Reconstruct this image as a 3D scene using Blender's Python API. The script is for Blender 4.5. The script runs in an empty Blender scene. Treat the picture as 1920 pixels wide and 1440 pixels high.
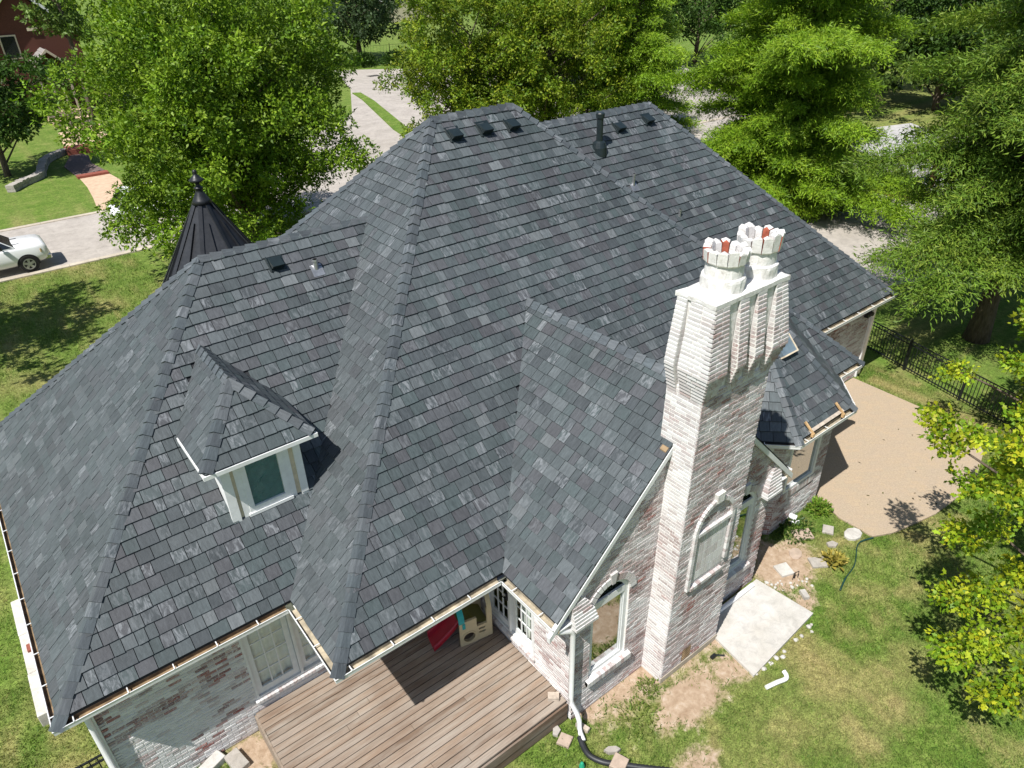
import bpy, math, random
import numpy as np
from mathutils import Vector, Matrix

SC = bpy.context.scene
COL = SC.collection
random.seed(11)
RNG = np.random.default_rng(11)
R = math.radians

# ------------------------------------------------------------------ camera
CAM_H = 12.4
FPX = 1350.0                       # focal length in pixels of the 1920 px wide photograph
CAM_R = np.array([[0.78778984, -0.61552686, -0.02266828],
                  [-0.33492505, -0.39719129, -0.854438],
                  [0.5169259, 0.68070975, -0.51905862]])
cd = bpy.data.cameras.new('camera')
cam = bpy.data.objects.new('camera', cd)
COL.objects.link(cam)
cd.sensor_width = 36.0
cd.lens = 36.0 * FPX / 1920.0
cd.clip_start = 0.1
cd.clip_end = 2000.0
m3 = Matrix((CAM_R[0], -CAM_R[1], -CAM_R[2])).transposed()
cam.matrix_world = Matrix.Translation((0, 0, CAM_H)) @ m3.to_4x4()
SC.camera = cam

def px(p):
    """project world points (N,3) to photograph pixels"""
    d = (np.asarray(p, float) - np.array([0, 0, CAM_H])) @ CAM_R.T
    return np.stack([960 + FPX * d[..., 0] / d[..., 2], 720 + FPX * d[..., 1] / d[..., 2]], -1)

def gz(x, y, z=0.0):
    """pixel -> point at height z"""
    d = CAM_R.T @ np.array([x - 960, y - 720, FPX])
    t = (z - CAM_H) / d[2]
    return np.array([0, 0, CAM_H]) + t * d

# ------------------------------------------------------------------ light
TO_SUN = Vector((-1.49, -0.49, 2.45)).normalized()
elev = math.asin(TO_SUN.z)
azim = math.atan2(TO_SUN.x, TO_SUN.y)
w = bpy.data.worlds.new('World')
SC.world = w
w.use_nodes = True
wn = w.node_tree.nodes
wn.clear()
sky = wn.new('ShaderNodeTexSky')
sky.sky_type = 'NISHITA'
sky.sun_disc = False
sky.sun_elevation = elev
sky.sun_rotation = azim
sky.air_density = 1.0
sky.dust_density = 0.6
bg = wn.new('ShaderNodeBackground')
bg.inputs[1].default_value = 0.08
wo = wn.new('ShaderNodeOutputWorld')
w.node_tree.links.new(sky.outputs[0], bg.inputs[0])
w.node_tree.links.new(bg.outputs[0], wo.inputs[0])
sl = bpy.data.lights.new('sun', 'SUN')
sl.energy = 5.0
sl.angle = R(0.53)
sl.color = (1.0, 0.965, 0.915)
so = bpy.data.objects.new('sun', sl)
COL.objects.link(so)
so.rotation_euler = TO_SUN.to_track_quat('Z', 'Y').to_euler()
so.location = (-20, -10, 40)
SC.view_settings.view_transform = 'Standard'
SC.view_settings.look = 'None'
SC.view_settings.gamma = 1.0
SC.view_settings.use_curve_mapping = False
SC.view_settings.exposure = 0.38
try:
    SC.cycles.use_denoising = True
    SC.cycles.max_bounces = 6
    SC.cycles.transparent_max_bounces = 8
except Exception:
    pass

# ------------------------------------------------------------------ node helpers
class NT:
    def __init__(s, name):
        s.m = bpy.data.materials.new(name)
        s.m.use_nodes = True
        s.n = s.m.node_tree.nodes
        s.l = s.m.node_tree.links
        s.n.clear()
        s.out = s.n.new('ShaderNodeOutputMaterial')
    def new(s, t, **kw):
        n = s.n.new(t)
        for k, v in kw.items():
            setattr(n, k, v)
        return n
    def link(s, a, b):
        s.l.new(a, b)
    def setin(s, n, i, v):
        if hasattr(v, 'is_linked') or isinstance(v, bpy.types.NodeSocket):
            s.link(v, n.inputs[i])
        elif v is not None:
            sock = n.inputs[i]
            if sock.type == 'RGBA' and len(v) == 3:
                v = (*v, 1)
            sock.default_value = v
    def coord(s, kind='Object'):
        return s.new('ShaderNodeTexCoord').outputs[kind]
    def mapping(s, vec, scale=(1, 1, 1), rot=(0, 0, 0)):
        n = s.new('ShaderNodeMapping')
        s.link(vec, n.inputs[0])
        n.inputs['Scale'].default_value = scale
        n.inputs['Rotation'].default_value = rot
        return n.outputs[0]
    def noise(s, vec, scale, detail=4, rough=0.55, dist=0.0):
        n = s.new('ShaderNodeTexNoise')
        s.link(vec, n.inputs['Vector'])
        n.inputs['Scale'].default_value = scale
        n.inputs['Detail'].default_value = detail
        n.inputs['Roughness'].default_value = rough
        n.inputs['Distortion'].default_value = dist
        return n.outputs[0]
    def ramp(s, fac, stops):
        n = s.new('ShaderNodeValToRGB')
        s.link(fac, n.inputs[0])
        e = n.color_ramp.elements
        while len(e) < len(stops):
            e.new(0.5)
        for el, (p, c) in zip(e, stops):
            el.position = p
            el.color = (*c, 1) if hasattr(c, '__len__') else (c, c, c, 1)
        return n.outputs[0]
    def mix(s, fac, a, b, mode='MIX'):
        n = s.new('ShaderNodeMix', data_type='RGBA', blend_type=mode)
        s.setin(n, 0, fac)
        s.setin(n, 6, a)
        s.setin(n, 7, b)
        return n.outputs[2]
    def math(s, op, a, b=0.0, c=None, clamp=False):
        n = s.new('ShaderNodeMath', operation=op, use_clamp=clamp)
        s.setin(n, 0, a)
        s.setin(n, 1, b)
        if c is not None:
            s.setin(n, 2, c)
        return n.outputs[0]
    def attr(s, name, out='Color'):
        n = s.new('ShaderNodeAttribute', attribute_name=name)
        return n.outputs[out]
    def bump(s, h, strength=0.3, dist=0.01):
        n = s.new('ShaderNodeBump')
        n.inputs['Strength'].default_value = strength
        n.inputs['Distance'].default_value = dist
        s.link(h, n.inputs['Height'])
        return n.outputs[0]
    def bsdf(s, color=None, rough=0.6, metal=0.0, spec=0.5, normal=None, **kw):
        n = s.new('ShaderNodeBsdfPrincipled')
        s.setin(n, 'Base Color', color)
        s.setin(n, 'Roughness', rough)
        s.setin(n, 'Metallic', metal)
        s.setin(n, 'Specular IOR Level', spec)
        if normal is not None:
            s.link(normal, n.inputs['Normal'])
        for k, v in kw.items():
            s.setin(n, k, v)
        return n.outputs[0]
    def done(s, shader):
        s.link(shader, s.out.inputs[0])
        return s.m

MAT = {}
def plain(name, color, rough=0.6, metal=0.0, spec=0.5, var=0.12, scale=6.0, bump=0.0):
    """a procedural material with noise in colour and roughness"""
    t = NT(name)
    c = t.coord()
    n = t.noise(c, scale, 5)
    lo = tuple(max(0, x * (1 - var)) for x in color)
    hi = tuple(min(1, x * (1 + var)) for x in color)
    colr = t.ramp(n, [(0.3, lo), (0.7, hi)])
    n2 = t.noise(c, scale * 4, 3)
    rg = t.math('MULTIPLY_ADD', n2, 0.2, max(0.02, rough - 0.1))
    nm = t.bump(t.noise(c, scale * 8, 4), bump, 0.01) if bump else None
    MAT[name] = t.done(t.bsdf(colr, rg, metal, spec, nm))
    return MAT[name]

# slate: colour of each piece from its own tint, mineral streaks along the piece
t = NT('slate')
uv = t.new('ShaderNodeUVMap', uv_map='uv').outputs[0]
tint = t.attr('tint')
st = t.noise(t.mapping(uv, (26, 5, 1), (0, 0, 0.5)), 1.0, 6, 0.65, 0.8)
fl = t.noise(t.mapping(uv, (16, 5, 1), (0, 0, 0.7)), 1.0, 7, 0.7, 0.7)
k = t.ramp(st, [(0.25, 0.66), (0.5, 0.97), (0.78, 1.42)])
col = t.mix(1.0, tint, k, 'MULTIPLY')
vein = t.ramp(fl, [(0.46, 0.0), (0.62, 0.8), (0.74, 0.25)])
va = t.math('MULTIPLY', vein, t.attr('vein', 'Fac'))
col = t.mix(va, col, (0.22, 0.235, 0.25))
wash = t.noise(t.coord(), 0.55, 4, 0.6)
dust = t.math('MULTIPLY', t.ramp(wash, [(0.42, 0.0), (0.75, 0.35)]), 0.55)
col = t.mix(dust, col, (0.135, 0.15, 0.16))
hh = t.noise(t.mapping(uv, (14, 26, 1), (0, 0, 0.4)), 1.0, 6, 0.7, 0.6)
MAT['slate'] = t.done(t.bsdf(col, t.ramp(st, [(0.2, 0.48), (0.8, 0.70)]), 0, 0.35, t.bump(hh, 0.55, 0.006)))

# limewashed brick: brick tint with white wash that covers it unevenly
t = NT('brick')
c = t.coord()
tint = t.attr('tint')
n1 = t.noise(c, 34, 5, 0.7)
n2 = t.noise(c, 2.3, 4, 0.6)
cov = t.math('ADD', t.math('MULTIPLY', n1, 1.1), t.math('MULTIPLY', n2, 0.55))
f = t.ramp(cov, [(0.80, 0.0), (1.02, 0.70)])
col = t.mix(f, tint, (0.73, 0.72, 0.70))
n3 = t.noise(c, 90, 3)
col = t.mix(0.25, col, t.ramp(n3, [(0.3, 0.25), (0.7, 0.9)]), 'MULTIPLY')
MAT['brick'] = t.done(t.bsdf(col, 0.85, 0, 0.25, t.bump(t.noise(c, 60, 5), 0.6, 0.006)))

t = NT('mortar')
c = t.coord()
n1 = t.noise(c, 20, 5)
n2 = t.noise(c, 1.1, 4)
col = t.ramp(n1, [(0.3, (0.64, 0.62, 0.58)), (0.7, (0.80, 0.79, 0.77))])
col = t.mix(t.ramp(n2, [(0.5, 0.0), (0.85, 0.35)]), col, (0.55, 0.50, 0.45))
MAT['mortar'] = t.done(t.bsdf(col, 0.9, 0, 0.2, t.bump(t.noise(c, 70, 4), 0.6, 0.006)))

t = NT('limewash')
c = t.coord()
n1 = t.noise(c, 9, 6, 0.65)
n2 = t.noise(c, 45, 4)
col = t.ramp(n1, [(0.22, (0.36, 0.33, 0.30)), (0.36, (0.56, 0.54, 0.51)), (0.5, (0.68, 0.665, 0.64)), (0.8, (0.77, 0.76, 0.74))])
MAT['limewash'] = t.done(t.bsdf(col, 0.9, 0, 0.2, t.bump(n2, 0.7, 0.012)))

# weathered deck board, grain along the board (object x)
t = NT('deck_wood')
c = t.coord()
tint = t.attr('tint')
g = t.noise(t.mapping(c, (1.6, 60, 20)), 1.0, 6, 0.65, 0.6)
g2 = t.noise(t.mapping(c, (0.7, 5.0, 3)), 1.4, 5, 0.7)
k = t.ramp(g, [(0.25, 0.55), (0.5, 0.95), (0.75, 1.25)])
col = t.mix(1.0, tint, k, 'MULTIPLY')
col = t.mix(t.ramp(g2, [(0.40, 0.0), (0.72, 0.75)]), col, (0.36, 0.32, 0.27))
g3 = t.noise(c, 0.9, 4)
col = t.mix(t.ramp(g3, [(0.5, 0.0), (0.7, 0.40)]), col, (0.14, 0.085, 0.055))
MAT['deck_wood'] = t.done(t.bsdf(col, 0.8, 0, 0.25, t.bump(g, 0.5, 0.004)))

# lawn: greens and straw, bare earth where the mesh says so
t = NT('lawn')
c = t.coord()
n1 = t.noise(c, 1.1, 6, 0.65)
n2 = t.noise(c, 6, 6, 0.75)
n3 = t.noise(c, 45, 5, 0.8)
col = t.ramp(n1, [(0.30, (0.080, 0.150, 0.022)), (0.52, (0.125, 0.195, 0.034)), (0.72, (0.20, 0.235, 0.065))])
col = t.mix(t.math('MULTIPLY', t.attr('dry', 'Fac'), 0.85), col, (0.33, 0.27, 0.12))
col = t.mix(1.0, col, t.ramp(n2, [(0.28, 0.55), (0.5, 1.0), (0.72, 1.5)]), 'MULTIPLY')
col = t.mix(1.0, col, t.ramp(n3, [(0.34, 0.30), (0.66, 1.75)]), 'MULTIPLY')
ea = t.math('ADD', t.attr('dirt', 'Fac'), t.math('MULTIPLY_ADD', n2, 0.9, -0.45))
earth = t.ramp(t.noise(c, 6, 6, 0.7), [(0.3, (0.32, 0.22, 0.14)), (0.55, (0.48, 0.36, 0.255)), (0.8, (0.62, 0.53, 0.43))])
col = t.mix(t.ramp(ea, [(0.38, 0.0), (0.62, 1.0)]), col, earth)
MAT['lawn'] = t.done(t.bsdf(col, 0.95, 0, 0.12, t.bump(n3, 0.8, 0.03)))

def concrete(name, a, b, scale=1.0, joints=0.0, stain=(0.3, 0.27, 0.23)):
    t = NT(name)
    c = t.coord()
    n1 = t.noise(c, 0.7 * scale, 6, 0.6)
    n2 = t.noise(c, 30 * scale, 4, 0.7)
    n3 = t.noise(c, 0.25 * scale, 4, 0.6, 1.0)
    col = t.ramp(n1, [(0.3, a), (0.7, b)])
    col = t.mix(1.0, col, t.ramp(n2, [(0.3, 0.86), (0.7, 1.1)]), 'MULTIPLY')
    col = t.mix(t.ramp(n3, [(0.5, 0.0), (0.75, 0.5)]), col, stain)
    n4 = t.noise(c, 2.6 * scale, 6, 0.7, 0.8)
    col = t.mix(1.0, col, t.ramp(n4, [(0.3, 0.80), (0.5, 1.0), (0.72, 1.12)]), 'MULTIPLY')
    MAT[name] = t.done(t.bsdf(col, 0.9, 0, 0.25, t.bump(n2, 0.3, 0.005)))
concrete('street_concrete', (0.36, 0.325, 0.29), (0.46, 0.42, 0.375))
concrete('kerb_concrete', (0.44, 0.38, 0.30), (0.56, 0.50, 0.41))
concrete('slab_concrete', (0.47, 0.45, 0.41), (0.58, 0.56, 0.53), 2.0, 0, (0.44, 0.39, 0.31))
concrete('sunlit_concrete', (0.40, 0.39, 0.385), (0.50, 0.49, 0.48))
concrete('stone', (0.33, 0.30, 0.26), (0.46, 0.43, 0.39), 4.0)
concrete('pale_stone', (0.46, 0.44, 0.40), (0.60, 0.58, 0.54), 4.0)
concrete('limestone', (0.50, 0.47, 0.42), (0.62, 0.60, 0.55), 3.0)

# patio pavers: small rectangular joints and tan tones
t = NT('patio_pavers')
c = t.coord()
b = t.new('ShaderNodeTexBrick')
t.link(t.mapping(c, (1, 1, 1), (0, 0, 0.62)), b.inputs['Vector'])
b.inputs['Color1'].default_value = (0.43, 0.332, 0.225, 1)
b.inputs['Color2'].default_value = (0.40, 0.322, 0.228, 1)
b.inputs['Mortar'].default_value = (0.365, 0.285, 0.215, 1)
b.inputs['Scale'].default_value = 1.0
b.inputs['Mortar Size'].default_value = 0.006
b.inputs['Mortar Smooth'].default_value = 0.6
b.inputs['Brick Width'].default_value = 0.23
b.inputs['Row Height'].default_value = 0.15
n1 = t.noise(c, 1.3, 6, 0.65)
col = t.mix(t.ramp(n1, [(0.35, 0.0), (0.7, 0.7)]), b.outputs[0], (0.385, 0.31, 0.235))
col = t.mix(1.0, col, t.ramp(t.noise(c, 28, 4), [(0.3, 0.85), (0.7, 1.12)]), 'MULTIPLY')
MAT['patio_pavers'] = t.done(t.bsdf(col, 0.85, 0, 0.3, t.bump(t.noise(c, 50, 4), 0.3, 0.004)))

def leafmat(name, trans=0.35):
    t = NT(name)
    tint = t.attr('tint')
    b = t.bsdf(tint, 0.5, 0, 0.22)
    tr = t.new('ShaderNodeBsdfTranslucent')
    t.link(t.mix(1.0, tint, (1.25, 1.35, 0.5), 'MULTIPLY'), tr.inputs[0])
    mx = t.new('ShaderNodeMixShader')
    mx.inputs[0].default_value = trans
    t.link(b, mx.inputs[1])
    t.link(tr.outputs[0], mx.inputs[2])
    MAT[name] = t.done(mx.outputs[0])
leafmat('leaf', 0.24)
leafmat('grass_blade', 0.25)

t = NT('bark')
c = t.coord()
n = t.noise(t.mapping(c, (9, 9, 1.6)), 1.5, 6, 0.7, 1.0)
MAT['bark'] = t.done(t.bsdf(t.ramp(n, [(0.3, (0.05, 0.037, 0.028)), (0.7, (0.20, 0.155, 0.12))]), 0.9, 0, 0.2, t.bump(n, 0.8, 0.03)))

def glassmat(name, tint, refl):
    """window pane: a clear-ish sheet that mirrors the garden and darkens what is behind it"""
    t = NT(name)
    g = t.new('ShaderNodeBsdfGlossy')
    g.inputs['Color'].default_value = (0.93, 0.96, 0.95, 1)
    g.inputs['Roughness'].default_value = 0.02
    n = t.noise(t.coord(), 1.5, 2)
    t.link(t.bump(n, 0.04, 0.02), g.inputs['Normal'])
    tr = t.new('ShaderNodeBsdfTransparent')
    tr.inputs[0].default_value = (*tint, 1)
    fr = t.new('ShaderNodeFresnel')
    fr.inputs[0].default_value = 1.5
    f = t.math('MULTIPLY_ADD', fr.outputs[0], 1.2, refl, clamp=True)
    bf = t.new('ShaderNodeNewGeometry').outputs['Backfacing']
    f = t.math('MULTIPLY', f, t.math('SUBTRACT', 1.0, bf))
    mx = t.new('ShaderNodeMixShader')
    t.link(f, mx.inputs[0])
    t.link(tr.outputs[0], mx.inputs[1])
    t.link(g.outputs[0], mx.inputs[2])
    MAT[name] = t.done(mx.outputs[0])
glassmat('glass', (0.95, 0.98, 0.97), 0.03)
glassmat('glass_mirror', (0.30, 0.34, 0.32), 0.40)

plain('white_paint', (0.76, 0.77, 0.76), 0.5, 0, 0.4, 0.06, 9)
plain('window_paint', (0.68, 0.69, 0.685), 0.5, 0, 0.4, 0.06, 9)
plain('cream_trim', (0.62, 0.53, 0.39), 0.6, 0, 0.3, 0.12, 8)
plain('gutter_inside', (0.40, 0.35, 0.26), 0.8, 0, 0.2, 0.45, 5)
plain('gutter_rust', (0.24, 0.17, 0.10), 0.9, 0, 0.2, 0.5, 7)
plain('underlay', (0.03, 0.032, 0.036), 0.9, 0, 0.2)
plain('valley_metal', (0.30, 0.31, 0.32), 0.45, 0.6, 0.5, 0.2)
plain('black_metal', (0.018, 0.02, 0.022), 0.42, 0.2, 0.5, 0.2)
plain('turret_metal', (0.022, 0.024, 0.028), 0.45, 0.2, 0.5, 0.25, 3)
plain('vent_metal', (0.012, 0.02, 0.022), 0.38, 0.0, 0.5, 0.2)
plain('grey_metal', (0.42, 0.43, 0.44), 0.4, 0.8, 0.5, 0.2)
plain('blue_grey_metal', (0.18, 0.24, 0.28), 0.4, 0.3, 0.5, 0.2)
plain('raw_wood', (0.52, 0.34, 0.17), 0.7, 0, 0.3, 0.25, 12)
plain('terracotta', (0.36, 0.10, 0.06), 0.85, 0, 0.2, 0.3, 14)
plain('grey_wood', (0.46, 0.39, 0.32), 0.8, 0, 0.2, 0.25, 10)
plain('shade_black', (0.015, 0.016, 0.018), 0.9, 0, 0.1)  # near-black stand-in for the shade inside rooms and flues
plain('curtain', (0.78, 0.77, 0.72), 0.9, 0, 0.1, 0.08, 3)
plain('blind_green', (0.05, 0.17, 0.145), 0.6, 0, 0.3, 0.15, 9)
plain('play_red', (0.36, 0.012, 0.030), 0.38, 0, 0.5, 0.08)
plain('play_tan', (0.55, 0.46, 0.29), 0.5, 0, 0.45, 0.06)
plain('play_teal', (0.02, 0.36, 0.38), 0.45, 0, 0.45, 0.06)
plain('play_olive', (0.15, 0.15, 0.035), 0.5, 0, 0.45, 0.08)
plain('pvc_white', (0.80, 0.80, 0.80), 0.45, 0, 0.4, 0.05)
plain('drain_black', (0.02, 0.022, 0.025), 0.5, 0, 0.5, 0.2)
plain('hose_green', (0.012, 0.05, 0.04), 0.5, 0, 0.5, 0.2)
plain('car_white', (0.80, 0.81, 0.82), 0.22, 0, 0.6, 0.03, 2)
plain('car_glass', (0.012, 0.014, 0.016), 0.06, 0, 0.9, 0.1)
plain('rubber', (0.018, 0.018, 0.018), 0.8, 0, 0.3)
plain('chrome', (0.62, 0.62, 0.62), 0.25, 0.95, 0.5, 0.15, 20)
plain('amber_lens', (0.45, 0.30, 0.14), 0.2, 0.1, 0.7, 0.3, 25)
plain('red_brick_wall', (0.115, 0.045, 0.033), 0.85, 0, 0.2, 0.35, 30, 0.4)
plain('grey_shingle', (0.26, 0.24, 0.225), 0.9, 0, 0.2, 0.3, 9)
plain('tan_path', (0.55, 0.40, 0.28), 0.9, 0, 0.2, 0.15, 3)
plain('dark_paver', (0.16, 0.12, 0.11), 0.9, 0, 0.2, 0.3, 9)
plain('brick_red', (0.26, 0.085, 0.06), 0.85, 0, 0.2, 0.25, 12)
plain('mulch', (0.20, 0.085, 0.05), 0.95, 0, 0.1, 0.4, 14)
plain('tan_block', (0.42, 0.33, 0.26), 0.9, 0, 0.2, 0.15, 8)
plain('hedge_core', (0.02, 0.035, 0.01), 0.9, 0, 0.1, 0.3)
plain('play_green', (0.02, 0.30, 0.17), 0.5, 0, 0.4, 0.08)

# ------------------------------------------------------------------ mesh helpers
class MB:
    def __init__(s):
        s.v = []; s.f = []; s.t = []; s.uv = []; s.vein = []
        s.has_t = False
    def add(s, verts, faces, tint=None, uvs=None, vein=0.0):
        o = len(s.v)
        s.v.extend([tuple(map(float, p)) for p in verts])
        for i, f in enumerate(faces):
            s.f.append(tuple(o + j for j in f))
            s.t.append(tint if tint is not None else (0.5, 0.5, 0.5))
            s.vein.append(vein)
            s.uv.append([uvs[j] for j in f] if uvs is not None else None)
        if tint is not None:
            s.has_t = True
        return s
    def pbox(s, o, a, b, c, tint=None):
        """parallelepiped from corner o with edge vectors a, b, c"""
        o = np.asarray(o, float); a = np.asarray(a, float); b = np.asarray(b, float); c = np.asarray(c, float)
        v = [o, o + a, o + a + b, o + b, o + c, o + a + c, o + a + b + c, o + b + c]
        f = [(0, 3, 2, 1), (4, 5, 6, 7), (0, 1, 5, 4), (1, 2, 6, 5), (2, 3, 7, 6), (3, 0, 4, 7)]
        if np.dot(np.cross(a, b), c) < 0:
            f = [q[::-1] for q in f]
        return s.add(v, f, tint)
    def box(s, lo, hi, tint=None):
        lo = np.asarray(lo, float); hi = np.asarray(hi, float); d = hi - lo
        return s.pbox(lo, (d[0], 0, 0), (0, d[1], 0), (0, 0, d[2]), tint)
    def cbox(s, lo, hi, ch=0.01, tint=None):
        """box with chamfered vertical and top edges"""
        x0, y0, z0 = lo; x1, y1, z1 = hi
        def ring(d, z):
            return [(x0 + d, y0, z), (x1 - d, y0, z), (x1, y0 + d, z), (x1, y1 - d, z), (x1 - d, y1, z), (x0 + d, y1, z), (x0, y1 - d, z), (x0, y0 + d, z)]
        def ring2(d, z):
            return [(x0 + 2 * d, y0 + d, z), (x1 - 2 * d, y0 + d, z), (x1 - d, y0 + 2 * d, z), (x1 - d, y1 - 2 * d, z), (x1 - 2 * d, y1 - d, z), (x0 + 2 * d, y1 - d, z), (x0 + d, y1 - 2 * d, z), (x0 + d, y0 + 2 * d, z)]
        v = ring(ch, z0) + ring(ch, z1 - ch) + ring2(ch, z1)
        f = [tuple(range(7, -1, -1)), tuple(range(16, 24))]
        for k in range(2):
            for i in range(8):
                j = (i + 1) % 8
                f.append((k * 8 + i, k * 8 + j, k * 8 + 8 + j, k * 8 + 8 + i))
        return s.add(v, f, tint)
    def tube(s, path, rad, seg=8, tint=None, cap=True):
        path = [np.asarray(p, float) for p in path]
        n = len(path)
        if not hasattr(rad, '__len__'):
            rad = [rad] * n
        vs = []; fs = []
        up = np.array([0.31, 0.17, 0.93])
        for i, p in enumerate(path):
            d = path[min(i + 1, n - 1)] - path[max(i - 1, 0)]
            d = d / (np.linalg.norm(d) + 1e-9)
            a = np.cross(d, up)
            if np.linalg.norm(a) < 1e-3:
                a = np.cross(d, np.array([1., 0, 0]))
            a /= np.linalg.norm(a)
            b = np.cross(d, a)
            for k in range(seg):
                q = 2 * math.pi * k / seg
                vs.append(p + rad[i] * (math.cos(q) * a + math.sin(q) * b))
        for i in range(n - 1):
            for k in range(seg):
                k2 = (k + 1) % seg
                fs.append((i * seg + k, i * seg + k2, (i + 1) * seg + k2, (i + 1) * seg + k))
        if cap:
            fs.append(tuple(range(seg - 1, -1, -1)))
            fs.append(tuple(range((n - 1) * seg, n * seg)))
        return s.add(vs, fs, tint)
    def lathe(s, c, prof, seg=20, tint=None, jitter=0.0, cap=True):
        """profile [(r, z)] about the vertical axis through c"""
        vs = []; fs = []
        n = len(prof)
        for r, z in prof:
            for k in range(seg):
                q = 2 * math.pi * k / seg
                rr = r * (1 + jitter * (random.random() - 0.5))
                vs.append((c[0] + rr * math.cos(q), c[1] + rr * math.sin(q), c[2] + z))
        for i in range(n - 1):
            for k in range(seg):
                k2 = (k + 1) % seg
                fs.append((i * seg + k, i * seg + k2, (i + 1) * seg + k2, (i + 1) * seg + k))
        if cap:
            fs.append(tuple(range(seg - 1, -1, -1)))
            fs.append(tuple(range((n - 1) * seg, n * seg)))
        return s.add(vs, fs, tint)
    def prism(s, poly, d, tint=None):
        """planar polygon of 3D points extruded by vector d"""
        n = len(poly)
        d = np.asarray(d, float)
        v = [np.asarray(p, float) for p in poly] + [np.asarray(p, float) + d for p in poly]
        f = [tuple(range(n - 1, -1, -1)), tuple(range(n, 2 * n))]
        for i in range(n):
            j = (i + 1) % n
            f.append((i, j, n + j, n + i))
        return s.add(v, f, tint)
    def build(s, name, mat, parent=None, smooth=False):
        me = bpy.data.meshes.new(name)
        me.from_pydata(s.v, [], s.f)
        if s.has_t:
            a = me.attributes.new('tint', 'FLOAT_COLOR', 'FACE')
            arr = np.ones((len(s.f), 4), np.float32)
            arr[:, :3] = s.t
            a.data.foreach_set('color', arr.ravel())
            b = me.attributes.new('vein', 'FLOAT', 'FACE')
            b.data.foreach_set('value', np.array(s.vein, np.float32))
        if s.uv and s.uv[0] is not None:
            ul = me.uv_layers.new(name='uv')
            flat = np.array([q for u in s.uv for p in u for q in p], np.float32)
            ul.data.foreach_set('uv', flat)
        if smooth:
            me.polygons.foreach_set('use_smooth', np.ones(len(me.polygons), bool))
        me.materials.append(MAT[mat] if isinstance(mat, str) else mat)
        me.update()
        o = bpy.data.objects.new(name, me)
        COL.objects.link(o)
        if parent is not None:
            o.parent = parent
            o.matrix_parent_inverse = parent_inv(parent)
        return o

def parent_inv(p):
    # meshes are written in world coordinates; only a top-level Empty carries an offset
    return Matrix.Translation(-Vector(p.location)) if p.parent is None else Matrix.Identity(4)

def tag(o, label=None, cat=None, group=None, kind=None):
    if label: o['label'] = label
    if cat: o['category'] = cat
    if group: o['group'] = group
    if kind: o['kind'] = kind
    return o

def thing(name, label, cat, loc=(0, 0, 0), group=None):
    o = bpy.data.objects.new(name, None)
    o.empty_display_size = 0.2
    o.location = loc
    COL.objects.link(o)
    return tag(o, label, cat, group)

def copy_tree(o, parent, M4):
    """copy a thing with parts and sub-parts; M4 moves the top object"""
    c = o.copy()
    COL.objects.link(c)
    if parent is None:
        c.matrix_basis = M4 @ o.matrix_basis
    else:
        c.parent = parent
    for ch in CHILD.get(o.name, [x for x in o.children]):
        copy_tree(ch, c, M4)
    return c
CHILD = {}

def vnoise(x, y, s=1.0, seed=0):
    """smooth value noise on arrays, 0..1"""
    x = np.asarray(x, float) * s + seed * 17.3
    y = np.asarray(y, float) * s - seed * 9.1
    xi = np.floor(x); yi = np.floor(y)
    fx = x - xi; fy = y - yi
    fx = fx * fx * (3 - 2 * fx); fy = fy * fy * (3 - 2 * fy)
    def h(a, b):
        q = np.sin(a * 127.1 + b * 311.7 + seed * 3.7) * 43758.5453
        return q - np.floor(q)
    return (h(xi, yi) * (1 - fx) + h(xi + 1, yi) * fx) * (1 - fy) + (h(xi, yi + 1) * (1 - fx) + h(xi + 1, yi + 1) * fx) * fy
def fbm(x, y, s=1.0, seed=0, o=3):
    r = 0; a = 0.5; tt = 0
    for i in range(o):
        r = r + a * vnoise(x, y, s * 2 ** i, seed + i); tt += a; a *= 0.5
    return r / tt

# ================================================================== SETTING
ZE = 2.95                      # height of the gutter line
PATIO = [(14.9, 6.62), (14.62, 5.9), (14.62, 5.02), (15.1, 4.78), (15.6, 4.66), (16.6, 4.45), (17.8, 4.39), (19.0, 4.5), (20.15, 4.83), (20.8, 5.4), (21.05, 6.15), (21.1, 7.6), (21.15, 9.3), (16.65, 9.3), (16.65, 7.7), (15.75, 7.7)]
SLAB = [(9.35, 5.93), (11.30, 5.93), (11.42, 4.58), (9.14, 4.43)]
DECK = (1.1, 6.08, 5.70, 9.48)

def inpoly(px_, py_, poly):
    inside = np.zeros(np.shape(px_), bool)
    n = len(poly)
    for i in range(n):
        x0, y0 = poly[i]; x1, y1 = poly[(i + 1) % n]
        c = ((y0 > py_) != (y1 > py_)) & (px_ < (x1 - x0) * (py_ - y0) / (y1 - y0 + 1e-12) + x0)
        inside ^= c
    return inside

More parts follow.
